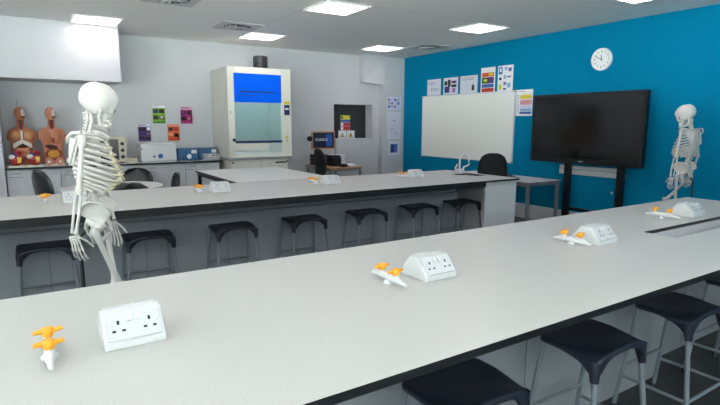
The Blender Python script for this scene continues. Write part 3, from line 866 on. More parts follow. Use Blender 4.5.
b.box((-0.3, D - 0.05, 1.2), (0.28, D - 0.032, 2.1), 'hood_inside')
b.build('lining', t)
bp = MB().box((-hw + 0.11, -0.012, 1.88), (hw - 0.175, 0.0, 2.34), 'hood_blue').build('blue_panel', t)
bp['label'] = 'bright blue upper panel'
MB().box((-0.35, -0.0135, 2.04), (0.25, -0.012, 2.058), 'navy').box((-0.38, -0.0135, 1.99), (-0.05, -0.012, 1.997), 'navy').build('print', bp)
sh = MB().box((-hw + 0.115, 0.008, 1.26), (hw - 0.18, 0.014, 1.88), 'sash_glass').build('sash', t)
MB().box((-hw + 0.11, -0.002, 1.215), (hw - 0.175, 0.022, 1.255), 'navy').build('sash_bar', sh)
MB().box((-hw + 0.115, 0.008, 1.09), (hw - 0.40, 0.014, 1.215), 'hood_cream').build('lower_baffle', t)
MB().box((-hw + 0.05, 0.04, 1.0), (hw - 0.07, D - 0.05, 1.03), 'hood_inside').build('work_surface', t)
MB().box((-0.35, 0.20, 2.385), (0.30, 0.34, 2.398), 'hood_fill').build('fill_strip', t)  # glowing strip added to brighten the inside of the cupboard
MB().box((-hw - 0.02, -0.05, 0.94), (hw - 0.02, D, 0.98), 'slab').build('base_slab', t)
b = MB().box((-hw + 0.03, 0.03, 0.0), (hw - 0.06, D, 0.94), 'hood_cream').build('base_cupboard', t)
for s in (-1, 1):
    d_ = MB().box((-0.005 + s * 0.25 - 0.24, 0.012, 0.1), (-0.005 + s * 0.25 + 0.24, 0.03, 0.90), 'hood_cream').build('door', t)
    MB().tube([(s * 0.03, 0.012, 0.6), (s * 0.03, -0.01, 0.6), (s * 0.03, -0.01, 0.75), (s * 0.03, 0.012, 0.75)], 0.005, 'steel', 8).build('handle', d_)
MB().box((hw - 0.30, 0.008, 0.865), (hw - 0.10, 0.012, 0.89), 'black_plastic').build('name_strip', t)
for x_, z_ in ((-hw + 0.055, 0.895), (hw - 0.08, 0.895)):
    MB().lathe([(0.016, 0), (0.016, 0.02), (0.01, 0.024)], 'black_plastic', (x_, 0.0, z_ - 0.012), 12).build('service_knob', t)
b = MB().box((hw - 0.13, -0.028, 1.68), (hw - 0.035, -0.02, 1.85), 'navy').build('control_tag', t)
MB().box((hw - 0.115, -0.030, 1.77), (hw - 0.05, -0.028, 1.80), 'paper').build('display', b)
MB().box((hw - 0.135, -0.024, 1.865), (hw - 0.03, -0.02, 1.91), 'p_yellow').build('yellow_sticker', t)
b = MB().add([(hw - 0.12, -0.024, 1.29), (hw - 0.06, -0.024, 1.29), (hw - 0.09, -0.024, 1.345), (hw - 0.12, -0.02, 1.29), (hw - 0.06, -0.02, 1.29), (hw - 0.09, -0.02, 1.345)], [(0, 1, 2), (5, 4, 3), (0, 3, 4, 1), (1, 4, 5, 2), (2, 5, 3, 0)], 'p_yellow')
b.box((hw - 0.105, -0.024, 1.22), (hw - 0.075, -0.02, 1.275), 'beige'); b.build('hazard_sticker', t)
w = MB(); w.tf = Matrix.Translation((-hw + 0.085, -0.02, 1.27)) @ Matrix.Rotation(PI / 2, 4, 'X'); w.lathe([(0.026, 0), (0.026, 0.02), (0.018, 0.03)], 'black_plastic'); w.build('service_knob', t)
w = MB(); w.tf = Matrix.Translation((-hw + 0.05, -0.02, 1.72)) @ Matrix.Rotation(PI / 2, 4, 'X'); w.lathe([(0.016, 0), (0.016, 0.012)], 'beige'); w.build('switch', t)
t = thing('exhaust_duct', (3.44, 8.6, 2.44), 'short black exhaust duct rising from the top of the fume cupboard', 'duct')
b = MB()
for k in range(4):
    b.lathe([(0.122, 0.06 * k), (0.128, 0.06 * k + 0.012), (0.128, 0.06 * k + 0.05), (0.122, 0.06 * k + 0.06)], 'duct', n=28)
b.build('pipe', t)
MB().lathe([(0.118, 0.24), (0.10, 0.25)], 'duct', n=28).build('cap', t)

# ------------------------------------------------------------------ anatomical models
def ering(z, rx, ry, cy=0, n=28, e=2.4):
    out = []
    for k in range(n):
        a = 2 * PI * k / n; c, s = math.cos(a), math.sin(a)
        out.append((rx * math.copysign(abs(c) ** (2 / e), c), cy + ry * math.copysign(abs(s) ** (2 / e), s), z))
    return out
def torso(loc, label, kind):
    t = thing('torso_model', loc, label, 'anatomy model', 'anatomical torso models', 0); t.scale = (1.0, 1.0, 1.06)
    MB().box((-0.13, -0.10, 0), (0.13, 0.10, 0.02), 'base_board').build('base', t)
    skin = 'flesh' if kind == 0 else 'flesh_pink'
    b = MB()
    b.loft([ering(z, rx, ry) for z, rx, ry in ((0.02, 0.125, 0.085), (0.08, 0.135, 0.092), (0.16, 0.128, 0.088), (0.24, 0.130, 0.09), (0.33, 0.148, 0.098), (0.41, 0.155, 0.095), (0.46, 0.145, 0.08), (0.495, 0.10, 0.065), (0.52, 0.062, 0.055), (0.55, 0.047, 0.05), (0.61, 0.046, 0.05))], skin)
    for s in (-1, 1):
        b.tube([(s * 0.08, 0, 0.46), (s * 0.115, 0, 0.44), (s * 0.132, 0, 0.39), (s * 0.137, 0, 0.345)], [0.05, 0.056, 0.048, 0.042], skin, 14)
    b.build('body', t)
    def hd(d, q):
        q = q.copy()
        if d.y < -0.2 and d.z < 0: q.z -= 0.01; q.x *= 0.92
        g = math.exp(-((d - Vector((0, -0.98, -0.15)).normalized()).length / 0.16) ** 2); q.y -= 0.018 * g
        return q
    h = MB().ell((0, 0.0, 0.695), (0.070, 0.085, 0.094), skin, nu=28, nv=18, fn=hd).build('head', t)
    b = MB()
    b.ell((0.026, -0.040, 0.700), (0.034, 0.046, 0.062), 'organ_white', nu=16, nv=10)
    b.ell((0.035, -0.072, 0.705), (0.012, 0.014, 0.012), 'muscle', nu=10, nv=8)
    b.ell((0.028, -0.066, 0.655), (0.024, 0.020, 0.018), 'muscle', nu=12, nv=8)
    b.build('face_section', h)
    b = MB()
    for s in (-1, 1): b.tube([(s * 0.020, -0.045, 0.61), (s * 0.022, -0.052, 0.56), (s * 0.014, -0.066, 0.50)], [0.012, 0.014, 0.010], 'muscle', 10)
    b.tube([(0, -0.05, 0.61), (0, -0.056, 0.56), (0, -0.07, 0.49)], 0.013, 'organ_dark', 10)
    b.build('neck_muscles', t)
    if kind == 0:
        for s in (-1, 1):
            MB().ell((s * 0.070, -0.062, 0.405), (0.066, 0.046, 0.062), 'muscle_tan', nu=20, nv=12).build('chest_muscle', t)
        MB().tube([(0, -0.098, 0.47), (0, -0.112, 0.40), (0, -0.108, 0.32)], [0.012, 0.010, 0.009], 'organ_white', 10).build('breastbone', t)
        for s in (-1, 1):
            b = MB()
            for k in range(3): b.tube([(s * 0.01, -0.104, 0.335 - 0.012 * k), (s * 0.06, -0.094, 0.315 - 0.016 * k), (s * 0.105, -0.070, 0.285 - 0.018 * k)], 0.013, 'organ_white', 8)
            b.build('rib_cover', t)
        b = MB().ell((0.0, -0.074, 0.272), (0.070, 0.034, 0.030), 'organ_dark', nu=18, nv=10); b.build('liver', t)
        b = MB().ell((0, -0.060, 0.18), (0.098, 0.046, 0.078), 'organ_pink', nu=20, nv=12)
        for k in range(4):
            b.tube([(-0.07 + 0.01 * (k % 2), -0.096, 0.225 - 0.027 * k), (0, -0.106, 0.218 - 0.027 * k), (0.07 - 0.01 * (k % 2), -0.096, 0.225 - 0.027 * k)], 0.013, 'organ_pink', 8)
        b.build('intestines', t)
        MB().tube([(-0.02, 0, 0.775), (-0.02, 0, 0.87)], 0.004, 'steel', 8).build('head_peg', t)
    else:
        for s in (-1, 1):
            MB().ell((s * 0.056, -0.064, 0.372), (0.056, 0.050, 0.105), 'organ_lung', nu=20, nv=12, rot=Euler((0, s * 0.16, 0))).build('lung', t)
        MB().ell((0.004, -0.092, 0.34), (0.020, 0.022, 0.040), 'muscle', nu=12, nv=8).build('heart', t)
        MB().ell((-0.020, -0.078, 0.250), (0.085, 0.040, 0.034), 'organ_dark', nu=18, nv=10, rot=Euler((0, 0.2, 0))).build('liver', t)
        b = MB()
        ring = [(0.092 * math.cos(2 * PI * k / 18), -0.088, 0.155 + 0.066 * math.sin(2 * PI * k / 18)) for k in range(19)]
        b.tube(ring, 0.015, 'muscle', 8)
        b.ell((0, -0.070, 0.155), (0.082, 0.036, 0.058), 'organ_gut', nu=20, nv=12)
        for k in range(3): b.tube([(-0.055, -0.100, 0.19 - 0.03 * k), (0, -0.110, 0.18 - 0.03 * k), (0.055, -0.100, 0.19 - 0.03 * k)], 0.013, 'organ_gut', 8)
        b.build('intestines', t)
        for s in (-1, 1):
            w = MB(); w.tube([(s * 0.066, -0.05, 0.060), (s * 0.068, -0.10, 0.058), (s * 0.068, -0.135, 0.056)], [0.056, 0.056, 0.048], 'flesh_pink', 18)
            w.build('thigh_stump', t)
            MB().ell((s * 0.07, -0.137, 0.052), (0.018, 0.006, 0.018), 'organ_white', nu=12, nv=8).build('bone_end', t)
    return t
torso((-0.125, 8.72, CZ), 'open torso model with tan chest muscles and peg, left of the two', 0)
torso((0.245, 8.72, CZ), 'open torso model with orange intestines and thigh stumps, right of the two', 1)
def heart(loc, label):
    t = thing('heart_model', loc, label, 'anatomy model', 'heart models on the counter'); t.scale = (1.12, 1.12, 1.2)
    MB().box((-0.085, -0.06, 0), (0.085, 0.06, 0.018), 'base_board').build('base', t)
    def hf(d, q):
        q = q.copy(); q.x *= 1 + 0.25 * d.z; q.z += 0.015 * (1 - d.x * d.x) * (d.z > 0); return q
    MB().ell((0, 0, 0.078), (0.078, 0.055, 0.062), 'heart_red', nu=24, nv=16, rot=Euler((0, 0.35, 0)), fn=hf).build('ventricles', t)
    MB().ell((-0.038, -0.022, 0.118), (0.040, 0.034, 0.030), 'organ_white', nu=16, nv=10).build('atrium', t)
    MB().tube([(-0.015, -0.01, 0.12), (0.0, -0.01, 0.165), (0.03, -0.005, 0.178), (0.052, 0.01, 0.150)], [0.022, 0.020, 0.018, 0.017], 'vessel_red', 12).build('aorta', t)
    MB().tube([(0.02, -0.03, 0.115), (-0.01, -0.035, 0.15), (-0.04, -0.02, 0.160)], [0.016, 0.015, 0.014], 'vessel_blue', 10).build('pulmonary_artery', t)
    b = MB()
    for k in range(3): b.tube([(0.02 + 0.014 * k, -0.052, 0.115), (0.022 + 0.014 * k, -0.060, 0.085), (0.018 + 0.012 * k, -0.056, 0.05)], [0.009, 0.008, 0.006], 'fat_yellow', 8)
    b.build('fat_streaks', t)
    return t
heart((-0.215, 8.53, CZ), 'large red heart model at the far left end of the counter')
heart((0.0, 8.53, CZ), 'large red heart model between the left heart and the right torso')
t = thing('tape_roll', (0.455, 8.56, CZ), 'white roll with dark centre lying on edge beside the right torso', 'tape roll')
w = MB(); w.tf = Matrix.Translation((0, 0, 0.062)) @ Matrix.Rotation(PI / 2, 4, 'X')
w.lathe([(0.028, -0.03), (0.062, -0.03), (0.062, 0.03), (0.028, 0.03)], 'paper', n=28); w.build('tape', t)
w = MB(); w.tf = Matrix.Translation((0, -0.002, 0.062)) @ Matrix.Rotation(PI / 2, 4, 'X'); w.lathe([(0.026, -0.028), (0.026, 0.030)], 'black_plastic', n=20); w.build('core', t)

# ------------------------------------------------------------------ counter equipment
t = thing('small_oven', (0.99, 8.70, CZ), 'beige oven with dark door behind the near skeleton', 'oven')
MB().box((-0.23, -0.18, 0.02), (0.21, 0.18, 0.40), 'beige').build('body', t, bevel=0.006)
MB().box((-0.215, -0.192, 0.05), (0.10, -0.18, 0.37), 'oven_glass').build('door', t)
for z in (0.30, 0.20, 0.10):
    w = MB(); w.tf = Matrix.Translation((0.155, -0.18, z)) @ Matrix.Rotation(PI / 2, 4, 'X'); w.lathe([(0.028, 0), (0.024, 0.022)], 'black_plastic', n=18); w.build('knob', t)
for sx in (-0.18, 0.16):
    for sy in (-0.14, 0.14): MB().lathe([(0.014, 0), (0.014, 0.02)], 'black_plastic', (sx, sy, 0), 10).build('foot', t)
t = thing('shallow_tray', (1.275, 8.70, CZ), 'low beige plastic tray between the oven and the white lab bath', 'tray')
b = MB().box((-0.07, -0.14, 0), (0.07, 0.14, 0.01), 'beige')
for a, c in (((-0.07, -0.14), (-0.062, 0.14)), ((0.062, -0.14), (0.07, 0.14)), ((-0.062, -0.14), (0.062, -0.132)), ((-0.062, 0.132), (0.062, 0.14))):
    b.box((a[0], a[1], 0.01), (c[0], c[1], 0.07), 'beige')
b.build('tray_body', t)
t = thing('water_bath', (1.665, 8.68, CZ), 'white boxy lab water bath with a blue dial on the counter', 'lab bath')
MB().prism([(-0.19, 0.025), (0.17, 0.025), (0.17, 0.27), (-0.165, 0.27), (-0.175, 0.26)], -0.265, 0.265, 'white_plastic').build('body', t, bevel=0.008)
MB().box((-0.26, -0.17, 0.27), (0.26, 0.165, 0.292), 'psu_white').build('lid', t, bevel=0.006)
MB().box((-0.25, -0.20, 0.0), (0.25, 0.16, 0.024), 'ink_soft').build('foot_plate', t)
w = MB(); w.tf = Matrix.Translation((0.02, -0.187, 0.095)) @ Matrix.Rotation(PI / 2, 4, 'X'); w.lathe([(0.036, 0), (0.034, 0.02), (0.02, 0.026)], 'dial_blue', n=24); w.build('dial', t)['label'] = 'round blue dial'
MB().box((-0.09, -0.192, 0.075), (-0.06, -0.183, 0.105), 'black_plastic').build('switch', t)
MB().box((-0.262, -0.195, 0.20), (-0.245, -0.17, 0.225), 'black_plastic').build('catch', t)
def psu(x, y, w_, label):
    t = thing('power_supply', (x, y, CZ), label, 'power supply', 'blue power supply units')
    MB().box((-w_, -0.14, 0.012), (w_, 0.14, 0.195), 'psu_blue').build('case', t, bevel=0.005)
    f = MB().box((-w_ + 0.01, -0.146, 0.02), (w_ - 0.01, -0.14, 0.188), 'psu_blue').build('front_panel', t)
    MB().box((0.055, -0.150, 0.12), (w_ - 0.02, -0.146, 0.175), 'psu_white').build('meter', f)
    q = MB(); q.tf = Matrix.Translation((0.02, -0.146, 0.07)) @ Matrix.Rotation(PI / 2, 4, 'X'); q.lathe([(0.038, 0), (0.036, 0.006), (0.022, 0.008), (0.020, 0.02)], 'psu_white', n=20); q.build('dial', f)
    for k in range(3):
        q = MB(); q.tf = Matrix.Translation((-0.12 + 0.035 * k, -0.146, 0.055)) @ Matrix.Rotation(PI / 2, 4, 'X'); q.lathe([(0.009, 0), (0.009, 0.015)], 'black_plastic' if k else 'p_red', n=10); q.build('terminal', f)
    for sx in (-1, 1):
        for sy in (-0.11, 0.11): MB().lathe([(0.012, 0), (0.012, 0.012)], 'black_plastic', (sx * (w_ - 0.03), sy, 0), 10).build('foot', t)
psu(2.125, 8.70, 0.16, 'blue power supply beside the white lab bath')
psu(2.475, 8.76, 0.155, 'blue power supply partly hidden behind the white wire rack')
t = thing('wire_rack', (2.50, 8.53, CZ), 'small white rack standing in front of the right blue power supply', 'rack')
b = MB()
for z in (0.03, 0.06, 0.10):
    for y in (-0.05, 0.05): b.tube([(-0.125, y, z), (0.125, y, z)], 0.005, 'white_plastic', 8)
    for x in (-0.125, 0.125): b.tube([(x, -0.05, z), (x, 0.05, z)], 0.005, 'white_plastic', 8)
for k in range(7):
    x = -0.125 + 0.25 * k / 6
    for y in (-0.05, 0.05): b.tube([(x, y, 0.0), (x, y, 0.11)], 0.005, 'white_plastic', 8)
b.build('wire_frame', t)
MB().box((-0.12, -0.045, 0.055), (0.12, 0.045, 0.063), 'white_plastic').build('shelf', t)

# ------------------------------------------------------------------ posters (local: x right, z up, facing -y; origin at centre)
def poster(name, loc, rz, w, h, label, blocks, paper='paper', cat='poster', group=None, tilt=0):
    b = MB().box((-w / 2, -0.003, -h / 2), (w / 2, 0, h / 2), paper)
    for k, (u0, v0, u1, v1, m_) in enumerate(blocks):
        b.box((-w / 2 + u0 * w, -0.0045 - 0.0002 * (k % 4), h / 2 - v1 * h), (-w / 2 + u1 * w, -0.003, h / 2 - v0 * h), m_)
    o = b.build(name); o.location = loc; o.rotation_euler = (0, tilt, rz)
    return tag(o, label, cat, group)
def lines(u0, u1, v0, v1, n, m_='ink_soft'):
    return [(u0, v0 + (v1 - v0) * k / n, u0 + (u1 - u0) * random.uniform(0.75, 1), v0 + (v1 - v0) * (k + 0.45) / n, m_) for k in range(n)]
yw = YB - 0.001
G = 'small subject posters over the counter'
poster('wall_poster', (1.795, yw, 1.68), 0, 0.20, 0.285, 'green poster with dark photo panels, upper left of the four above the counter',
       [(0, 0.12, 1, 1, 'p_green'), (0.06, 0.19, 0.46, 0.42, 'p_dblue'), (0.52, 0.19, 0.94, 0.42, 'p_dark'), (0.06, 0.55, 0.46, 0.78, 'p_dark'), (0.52, 0.55, 0.94, 0.78, 'p_salmon'), (0.12, 0.60, 0.30, 0.70, 'paper'), (0.62, 0.60, 0.82, 0.72, 'paper'), (0.02, 0.9, 0.98, 0.97, 'p_dgreen'), (0.1, 0.24, 0.3, 0.36, 'p_sky')] + lines(0.06, 0.6, 0.03, 0.1, 1, 'ink_soft'), group=G)
poster('wall_poster', (2.24, yw, 1.675), 0, 0.195, 0.285, 'magenta poster with dark photo panels, upper right of the four above the counter',
       [(0, 0.18, 1, 1, 'p_magenta'), (0.06, 0.24, 0.46, 0.48, 'p_purple'), (0.54, 0.24, 0.94, 0.48, 'p_dark'), (0.06, 0.58, 0.46, 0.82, 'p_dark'), (0.54, 0.58, 0.94, 0.82, 'p_purple'), (0.1, 0.28, 0.3, 0.4, 'p_pink'), (0.62, 0.64, 0.8, 0.76, 'p_salmon')] + lines(0.06, 0.95, 0.05, 0.14, 1, 'p_purple'), 'p_pink', group=G)
poster('wall_poster', (1.555, yw, 1.385), 0, 0.19, 0.275, 'purple poster with dark photo panels, lower left of the four above the counter',
       [(0, 0.15, 1, 1, 'p_purple'), (0.06, 0.2, 0.64, 0.42, 'p_dark'), (0.7, 0.18, 0.96, 0.36, 'paper'), (0.06, 0.48, 0.64, 0.62, 'p_dblue'), (0.68, 0.45, 0.96, 0.62, 'p_dark'), (0.06, 0.76, 0.5, 0.86, 'p_dark'), (0.56, 0.76, 0.96, 0.92, 'p_dark'), (0.74, 0.52, 0.9, 0.6, 'p_salmon')] + lines(0.05, 0.7, 0.03, 0.12, 1, 'p_purple'), 'p_lavender', group=G)
poster('wall_poster', (2.015, yw, 1.385), 0, 0.19, 0.28, 'orange red poster with photo panels, lower right of the four above the counter',
       [(0, 0.15, 1, 1, 'p_orange'), (0.08, 0.2, 0.44, 0.40, 'p_dark'), (0.54, 0.2, 0.94, 0.40, 'p_red'), (0.08, 0.52, 0.44, 0.70, 'p_salmon'), (0.54, 0.55, 0.94, 0.80, 'paper_cool'), (0.06, 0.86, 0.94, 0.94, 'p_red'), (0.14, 0.6, 0.34, 0.68, 'p_dark')] + lines(0.05, 0.8, 0.04, 0.12, 1, 'p_salmon'), 'p_salmon', group=G)
xw = XR - 0.001; R90 = -PI / 2     # facing -x
G = 'notices above the whiteboard'
def grid(nu, nv, cols, u0=0.08, u1=0.92, v0=0.15, v1=0.92, fill=0.6):
    out = []
    for a in range(nu):
        for c in range(nv):
            uu = u0 + (u1 - u0) * a / nu; vv = v0 + (v1 - v0) * c / nv
            out.append((uu, vv, uu + (u1 - u0) / nu * fill, vv + (v1 - v0) / nv * fill, cols[(a * 3 + c * 5) % len(cols)]))
    return out
def tp(y0, y1, z0, z1, label, blocks, paper='paper'):
    poster('wall_notice', (xw, (y0 + y1) / 2, (z0 + z1) / 2), R90, abs(y0 - y1), abs(z1 - z0), label, blocks, paper, 'poster', G)
# seen from the room, u runs from large y to small y
tp(8.09, 7.69, 2.095, 2.405, 'pale landscape notice with rows of small icons, leftmost above the whiteboard', grid(4, 2, ['ink_soft', 'p_lavender', 'p_pink', 'p_sky'], fill=0.55), 'paper_cool')
tp(7.61, 7.21, 2.095, 2.405, 'landscape notice with bold dark pictures, second from left above the whiteboard', [(0.06, 0.2, 0.26, 0.45, 'ink'), (0.3, 0.12, 0.5, 0.55, 'ink'), (0.08, 0.52, 0.42, 0.9, 'p_dblue'), (0.55, 0.2, 0.9, 0.35, 'p_purple'), (0.55, 0.42, 0.9, 0.58, 'ink'), (0.62, 0.62, 0.84, 0.9, 'p_lilac'), (0.46, 0.62, 0.56, 0.9, 'p_pink')], 'paper_cool')
tp(7.15, 6.71, 2.09, 2.405, 'pale landscape notice of fine text, third from left above the whiteboard', lines(0.08, 0.92, 0.1, 0.3, 2) + lines(0.08, 0.6, 0.38, 0.85, 5, 'p_lavender') + [(0.68, 0.55, 0.82, 0.85, 'ink'), (0.72, 0.42, 0.8, 0.55, 'ink_soft')], 'paper_cool')
tp(6.63, 6.30, 2.07, 2.51, 'portrait notice in orange, red and blue blocks above the whiteboard', [(0.06, 0.04, 0.94, 0.18, 'paper'), (0.08, 0.2, 0.92, 0.36, 'p_orange'), (0.08, 0.38, 0.5, 0.62, 'p_dgreen'), (0.5, 0.38, 0.92, 0.62, 'p_purple'), (0.08, 0.64, 0.92, 0.78, 'p_blue'), (0.08, 0.80, 0.92, 0.95, 'p_red'), (0.55, 0.22, 0.85, 0.32, 'p_yellow'), (0.2, 0.45, 0.45, 0.55, 'p_lime'), (0.3, 0.84, 0.6, 0.92, 'p_dblue'), (0.62, 0.42, 0.86, 0.5, 'p_pink')])
tp(6.24, 5.91, 2.07, 2.51, 'white portrait notice with small blue and green drawings, rightmost above the whiteboard', [(0.06, 0.05, 0.3, 0.32, 'p_blue'), (0.12, 0.1, 0.24, 0.24, 'paper'), (0.45, 0.06, 0.62, 0.18, 'p_sky'), (0.7, 0.1, 0.9, 0.24, 'p_violet'), (0.4, 0.36, 0.56, 0.5, 'ink_soft'), (0.62, 0.4, 0.88, 0.46, 'p_violet'), (0.08, 0.7, 0.28, 0.9, 'p_lime'), (0.4, 0.62, 0.58, 0.74, 'p_lilac'), (0.64, 0.66, 0.86, 0.84, 'p_sky'), (0.1, 0.44, 0.26, 0.54, 'p_dblue'), (0.4, 0.84, 0.58, 0.92, 'p_violet')])
poster('wall_notice', (xw, 5.655, 1.88), R90, 0.33, 0.42, 'portrait notice with yellow, pink and blue bands between whiteboard and television',
       lines(0.1, 0.7, 0.05, 0.12, 1) + [(0.25, 0.2, 0.95, 0.35, 'p_yellow'), (0.25, 0.38, 0.95, 0.58, 'p_pink'), (0.25, 0.61, 0.95, 0.7, 'p_lavender'), (0.25, 0.72, 0.95, 0.82, 'p_sky'), (0.25, 0.84, 0.95, 0.93, 'p_blue'), (0.3, 0.24, 0.9, 0.27, 'p_lime'), (0.3, 0.44, 0.9, 0.5, 'p_salmon')] + lines(0.06, 0.2, 0.2, 0.9, 8), tilt=0.0)
# column notices
yc = 8.859
G = 'papers on the white column'
poster('column_notice', (6.515, yc, 1.965), 0, 0.39, 0.27, 'top paper on the white column beside the teal wall', grid(4, 3, ['p_lilac', 'ink_soft', 'p_blue', 'p_lavender'], fill=0.7), 'p_lavender', group=G)
poster('column_notice', (6.52, yc, 1.50), 0, 0.36, 0.58, 'long middle paper with faint writing on the white column', lines(0.1, 0.9, 0.06, 0.95, 12, 'p_lavender') + [(0.4, 0.3, 0.6, 0.34, 'p_violet'), (0.2, 0.62, 0.45, 0.65, 'p_pink'), (0.55, 0.75, 0.8, 0.78, 'p_pink')], 'paper_cool', group=G)
poster('column_notice', (6.53, yc, 1.02), 0, 0.30, 0.30, 'lowest paper with a dark blue picture on the white column', [(0.16, 0.2, 0.8, 0.82, 'p_blue'), (0.2, 0.25, 0.5, 0.78, 'p_dblue'), (0.5, 0.5, 0.78, 0.78, 'p_violet')], 'paper_cool', group=G)
poster('column_notice', (-0.43, 8.359, 1.40), 0, 0.14, 0.9, 'pale paper on the white wall end at the far left edge', lines(0.1, 0.9, 0.1, 0.9, 14, 'p_pink'), 'p_lavender')
# alcove signs
ya = YB + 0.249
G = 'safety signs on the dark door'
poster('safety_sign', (5.545, ya, 1.555), 0, 0.23, 0.31, 'coloured safety sign with yellow, blue and red rows on the dark door', [(0, 0, 1, 0.28, 'p_lime'), (0.3, 0.06, 0.95, 0.22, 'p_yellow'), (0.04, 0.05, 0.22, 0.23, 'p_dgreen'), (0, 0.3, 1, 0.46, 'p_blue'), (0.05, 0.5, 0.25, 0.7, 'paper'), (0.28, 0.5, 0.98, 0.7, 'p_red'), (0.05, 0.76, 0.25, 0.96, 'paper'), (0.28, 0.74, 0.98, 0.97, 'p_red')], 'p_pink', 'sign', G)
def tri_sign(x, z, label, m_='p_yellow'):
    w, h = 0.19, 0.16
    b = MB().box((-w / 2, -0.003, -h / 2), (w / 2, 0, h / 2), 'paper')
    def tri(cx, cz, s, y, mm):
        b.add([(cx - s, y, cz - s * 0.85), (cx + s, y, cz - s * 0.85), (cx, y, cz + s * 0.9), (cx - s, -0.002, cz - s * 0.85), (cx + s, -0.002, cz - s * 0.85), (cx, -0.002, cz + s * 0.9)], [(0, 1, 2), (5, 4, 3), (0, 3, 4, 1), (1, 4, 5, 2), (2, 5, 3, 0)], mm)
    tri(0, -0.01, 0.06, -0.0045, 'p_dark'); tri(0, -0.013, 0.046, -0.006, m_)
    b.box((-0.006, -0.007, -0.04), (0.006, -0.003, 0.0), 'p_dark')
    o = b.build('warning_sign'); o.location = (x, YB + 0.20, z); tag(o, label, 'sign', G)
tri_sign(5.44, AZ0 + 0.08, 'white sign with yellow warning triangle, left one on the alcove sill')
tri_sign(5.645, AZ0 + 0.08, 'white sign with yellow warning triangle, right one on the alcove sill')

# ------------------------------------------------------------------ whiteboard, clock
t = thing('whiteboard', (xw, 7.02, 1.487), 'large blank whiteboard with pale frame on the teal wall', 'whiteboard', rz=R90)
MB().box((-1.17, -0.018, -0.585), (1.17, 0, 0.585), 'whiteboard').build('panel', t)
b = MB()
b.box((-1.19, -0.026, 0.58), (1.19, 0, 0.6), 'trim_white'); b.box((-1.19, -0.026, -0.6), (1.19, 0, -0.58), 'trim_white')
b.box((-1.19, -0.026, -0.58), (-1.17, 0, 0.58), 'trim_white'); b.box((1.17, -0.026, -0.58), (1.19, 0, 0.58), 'trim_white')
b.build('frame', t)
for sx in (-1, 1):
    for sz in (-1, 1):
        MB().box((sx * 1.18 - 0.018, -0.03, sz * 0.588 - 0.018), (sx * 1.18 + 0.018, 0, sz * 0.588 + 0.018), 'clock_grey').build('corner_cap', t)
t = thing('wall_clock', (xw, 4.34, 2.43), 'round white wall clock with grey rim on the teal wall', 'clock', rz=R90)
w = MB(); w.tf = Matrix.Rotation(PI / 2, 4, 'X'); w.lathe([(0.150, 0), (0.155, 0.01), (0.152, 0.035), (0.140, 0.045), (0.132, 0.040), (0.13, 0.02)], 'clock_white', n=48); w.build('rim', t)
w = MB(); w.tf = Matrix.Rotation(PI / 2, 4, 'X'); w.lathe([(0.131, 0.018), (0.131, 0.024)], 'clock_white', n=48); f = w.build('dial', t)
for k in range(1, 13):
    a = PI / 2 - 2 * PI * k / 12
    text_mesh(str(k), 0.036, 'ink', 'numeral', f, (0.104 * math.cos(a), -0.0255, 0.104 * math.sin(a)), (PI / 2, 0, 0))
def hand(ang, L, wd, nm):
    q = MB(); q.tf = Matrix.Translation((0, -0.028, 0)) @ Matrix.Rotation(ang, 4, 'Y')
    q.box((-wd, -0.001, -0.02), (wd, 0.001, L), 'ink'); q.build(nm, t)
hand(2 * PI * (11 + 50 / 60) / 12, 0.062, 0.0045, 'hour_hand'); hand(2 * PI * 49 / 60, 0.092, 0.003, 'minute_hand')
w = MB(); w.tf = Matrix.Translation((0, -0.024, 0)) @ Matrix.Rotation(PI / 2, 4, 'X'); w.lathe([(0.008, 0), (0.008, 0.008)], 'ink', n=14); w.build('hub', t)

# ------------------------------------------------------------------ television on stand
t = thing('television', (6.45, 4.345, 0), 'large black flat screen on a black floor stand before the teal wall', 'television', rz=R90)
TVT = t
hw, z0, z1 = 0.855, 0.985, 1.965
MB().box((-hw, 0, z0), (hw, 0.07, z1), 'bezel').build('casing', t, bevel=0.006)
b = MB()
b.box((-hw, -0.012, z1 - 0.035), (hw, 0, z1), 'bezel'); b.box((-hw, -0.012, z0), (hw, 0, z0 + 0.07), 'bezel')
b.box((-hw, -0.012, z0 + 0.07), (-hw + 0.035, 0, z1 - 0.035), 'bezel'); b.box((hw - 0.035, -0.012, z0 + 0.07), (hw, 0, z1 - 0.035), 'bezel')
bz = b.build('bezel', t)
MB().box((-hw + 0.035, -0.004, z0 + 0.07), (hw - 0.035, 0.0, z1 - 0.035), 'screen').build('screen', t)
MB().box((-0.035, -0.014, z0 + 0.028), (0.035, -0.012, z0 + 0.042), 'alum').build('logo', bz)
for s in (-0.265, 0.535):
    b = MB().box((s - 0.045, 0.07, 0.06), (s + 0.045, 0.13, 1.7), 'bezel')
    b.build('post', t)
    MB().box((s - 0.04, -0.20, 0.03), (s + 0.04, 0.26, 0.06), 'bezel').build('stand_foot', t)
    for y_ in (-0.16, 0.22):
        w = MB(); w.tf = Matrix.Translation((s, y_, 0.015)) @ Matrix.Rotation(PI / 2, 4, 'Y'); w.lathe([(0.015, -0.012), (0.015, 0.012)], 'black_plastic', n=12); w.build('caster', t)
MB().box((-0.265 + 0.045, 0.085, 0.3), (0.535 - 0.045, 0.115, 0.34), 'bezel').build('cross_bar', t)
t = thing('wall_trunking', (xw, 4.39, 0.865), 'white socket trunking on the teal wall below the television', 'trunking', rz=R90)
MB().box((-0.50, -0.045, -0.065), (0.44, 0, 0.065), 'white_plastic').build('channel', t, bevel=0.003)
MB().box((-0.50, -0.047, 0.012), (0.44, -0.045, 0.018), 'seam_dark').build('groove', t)
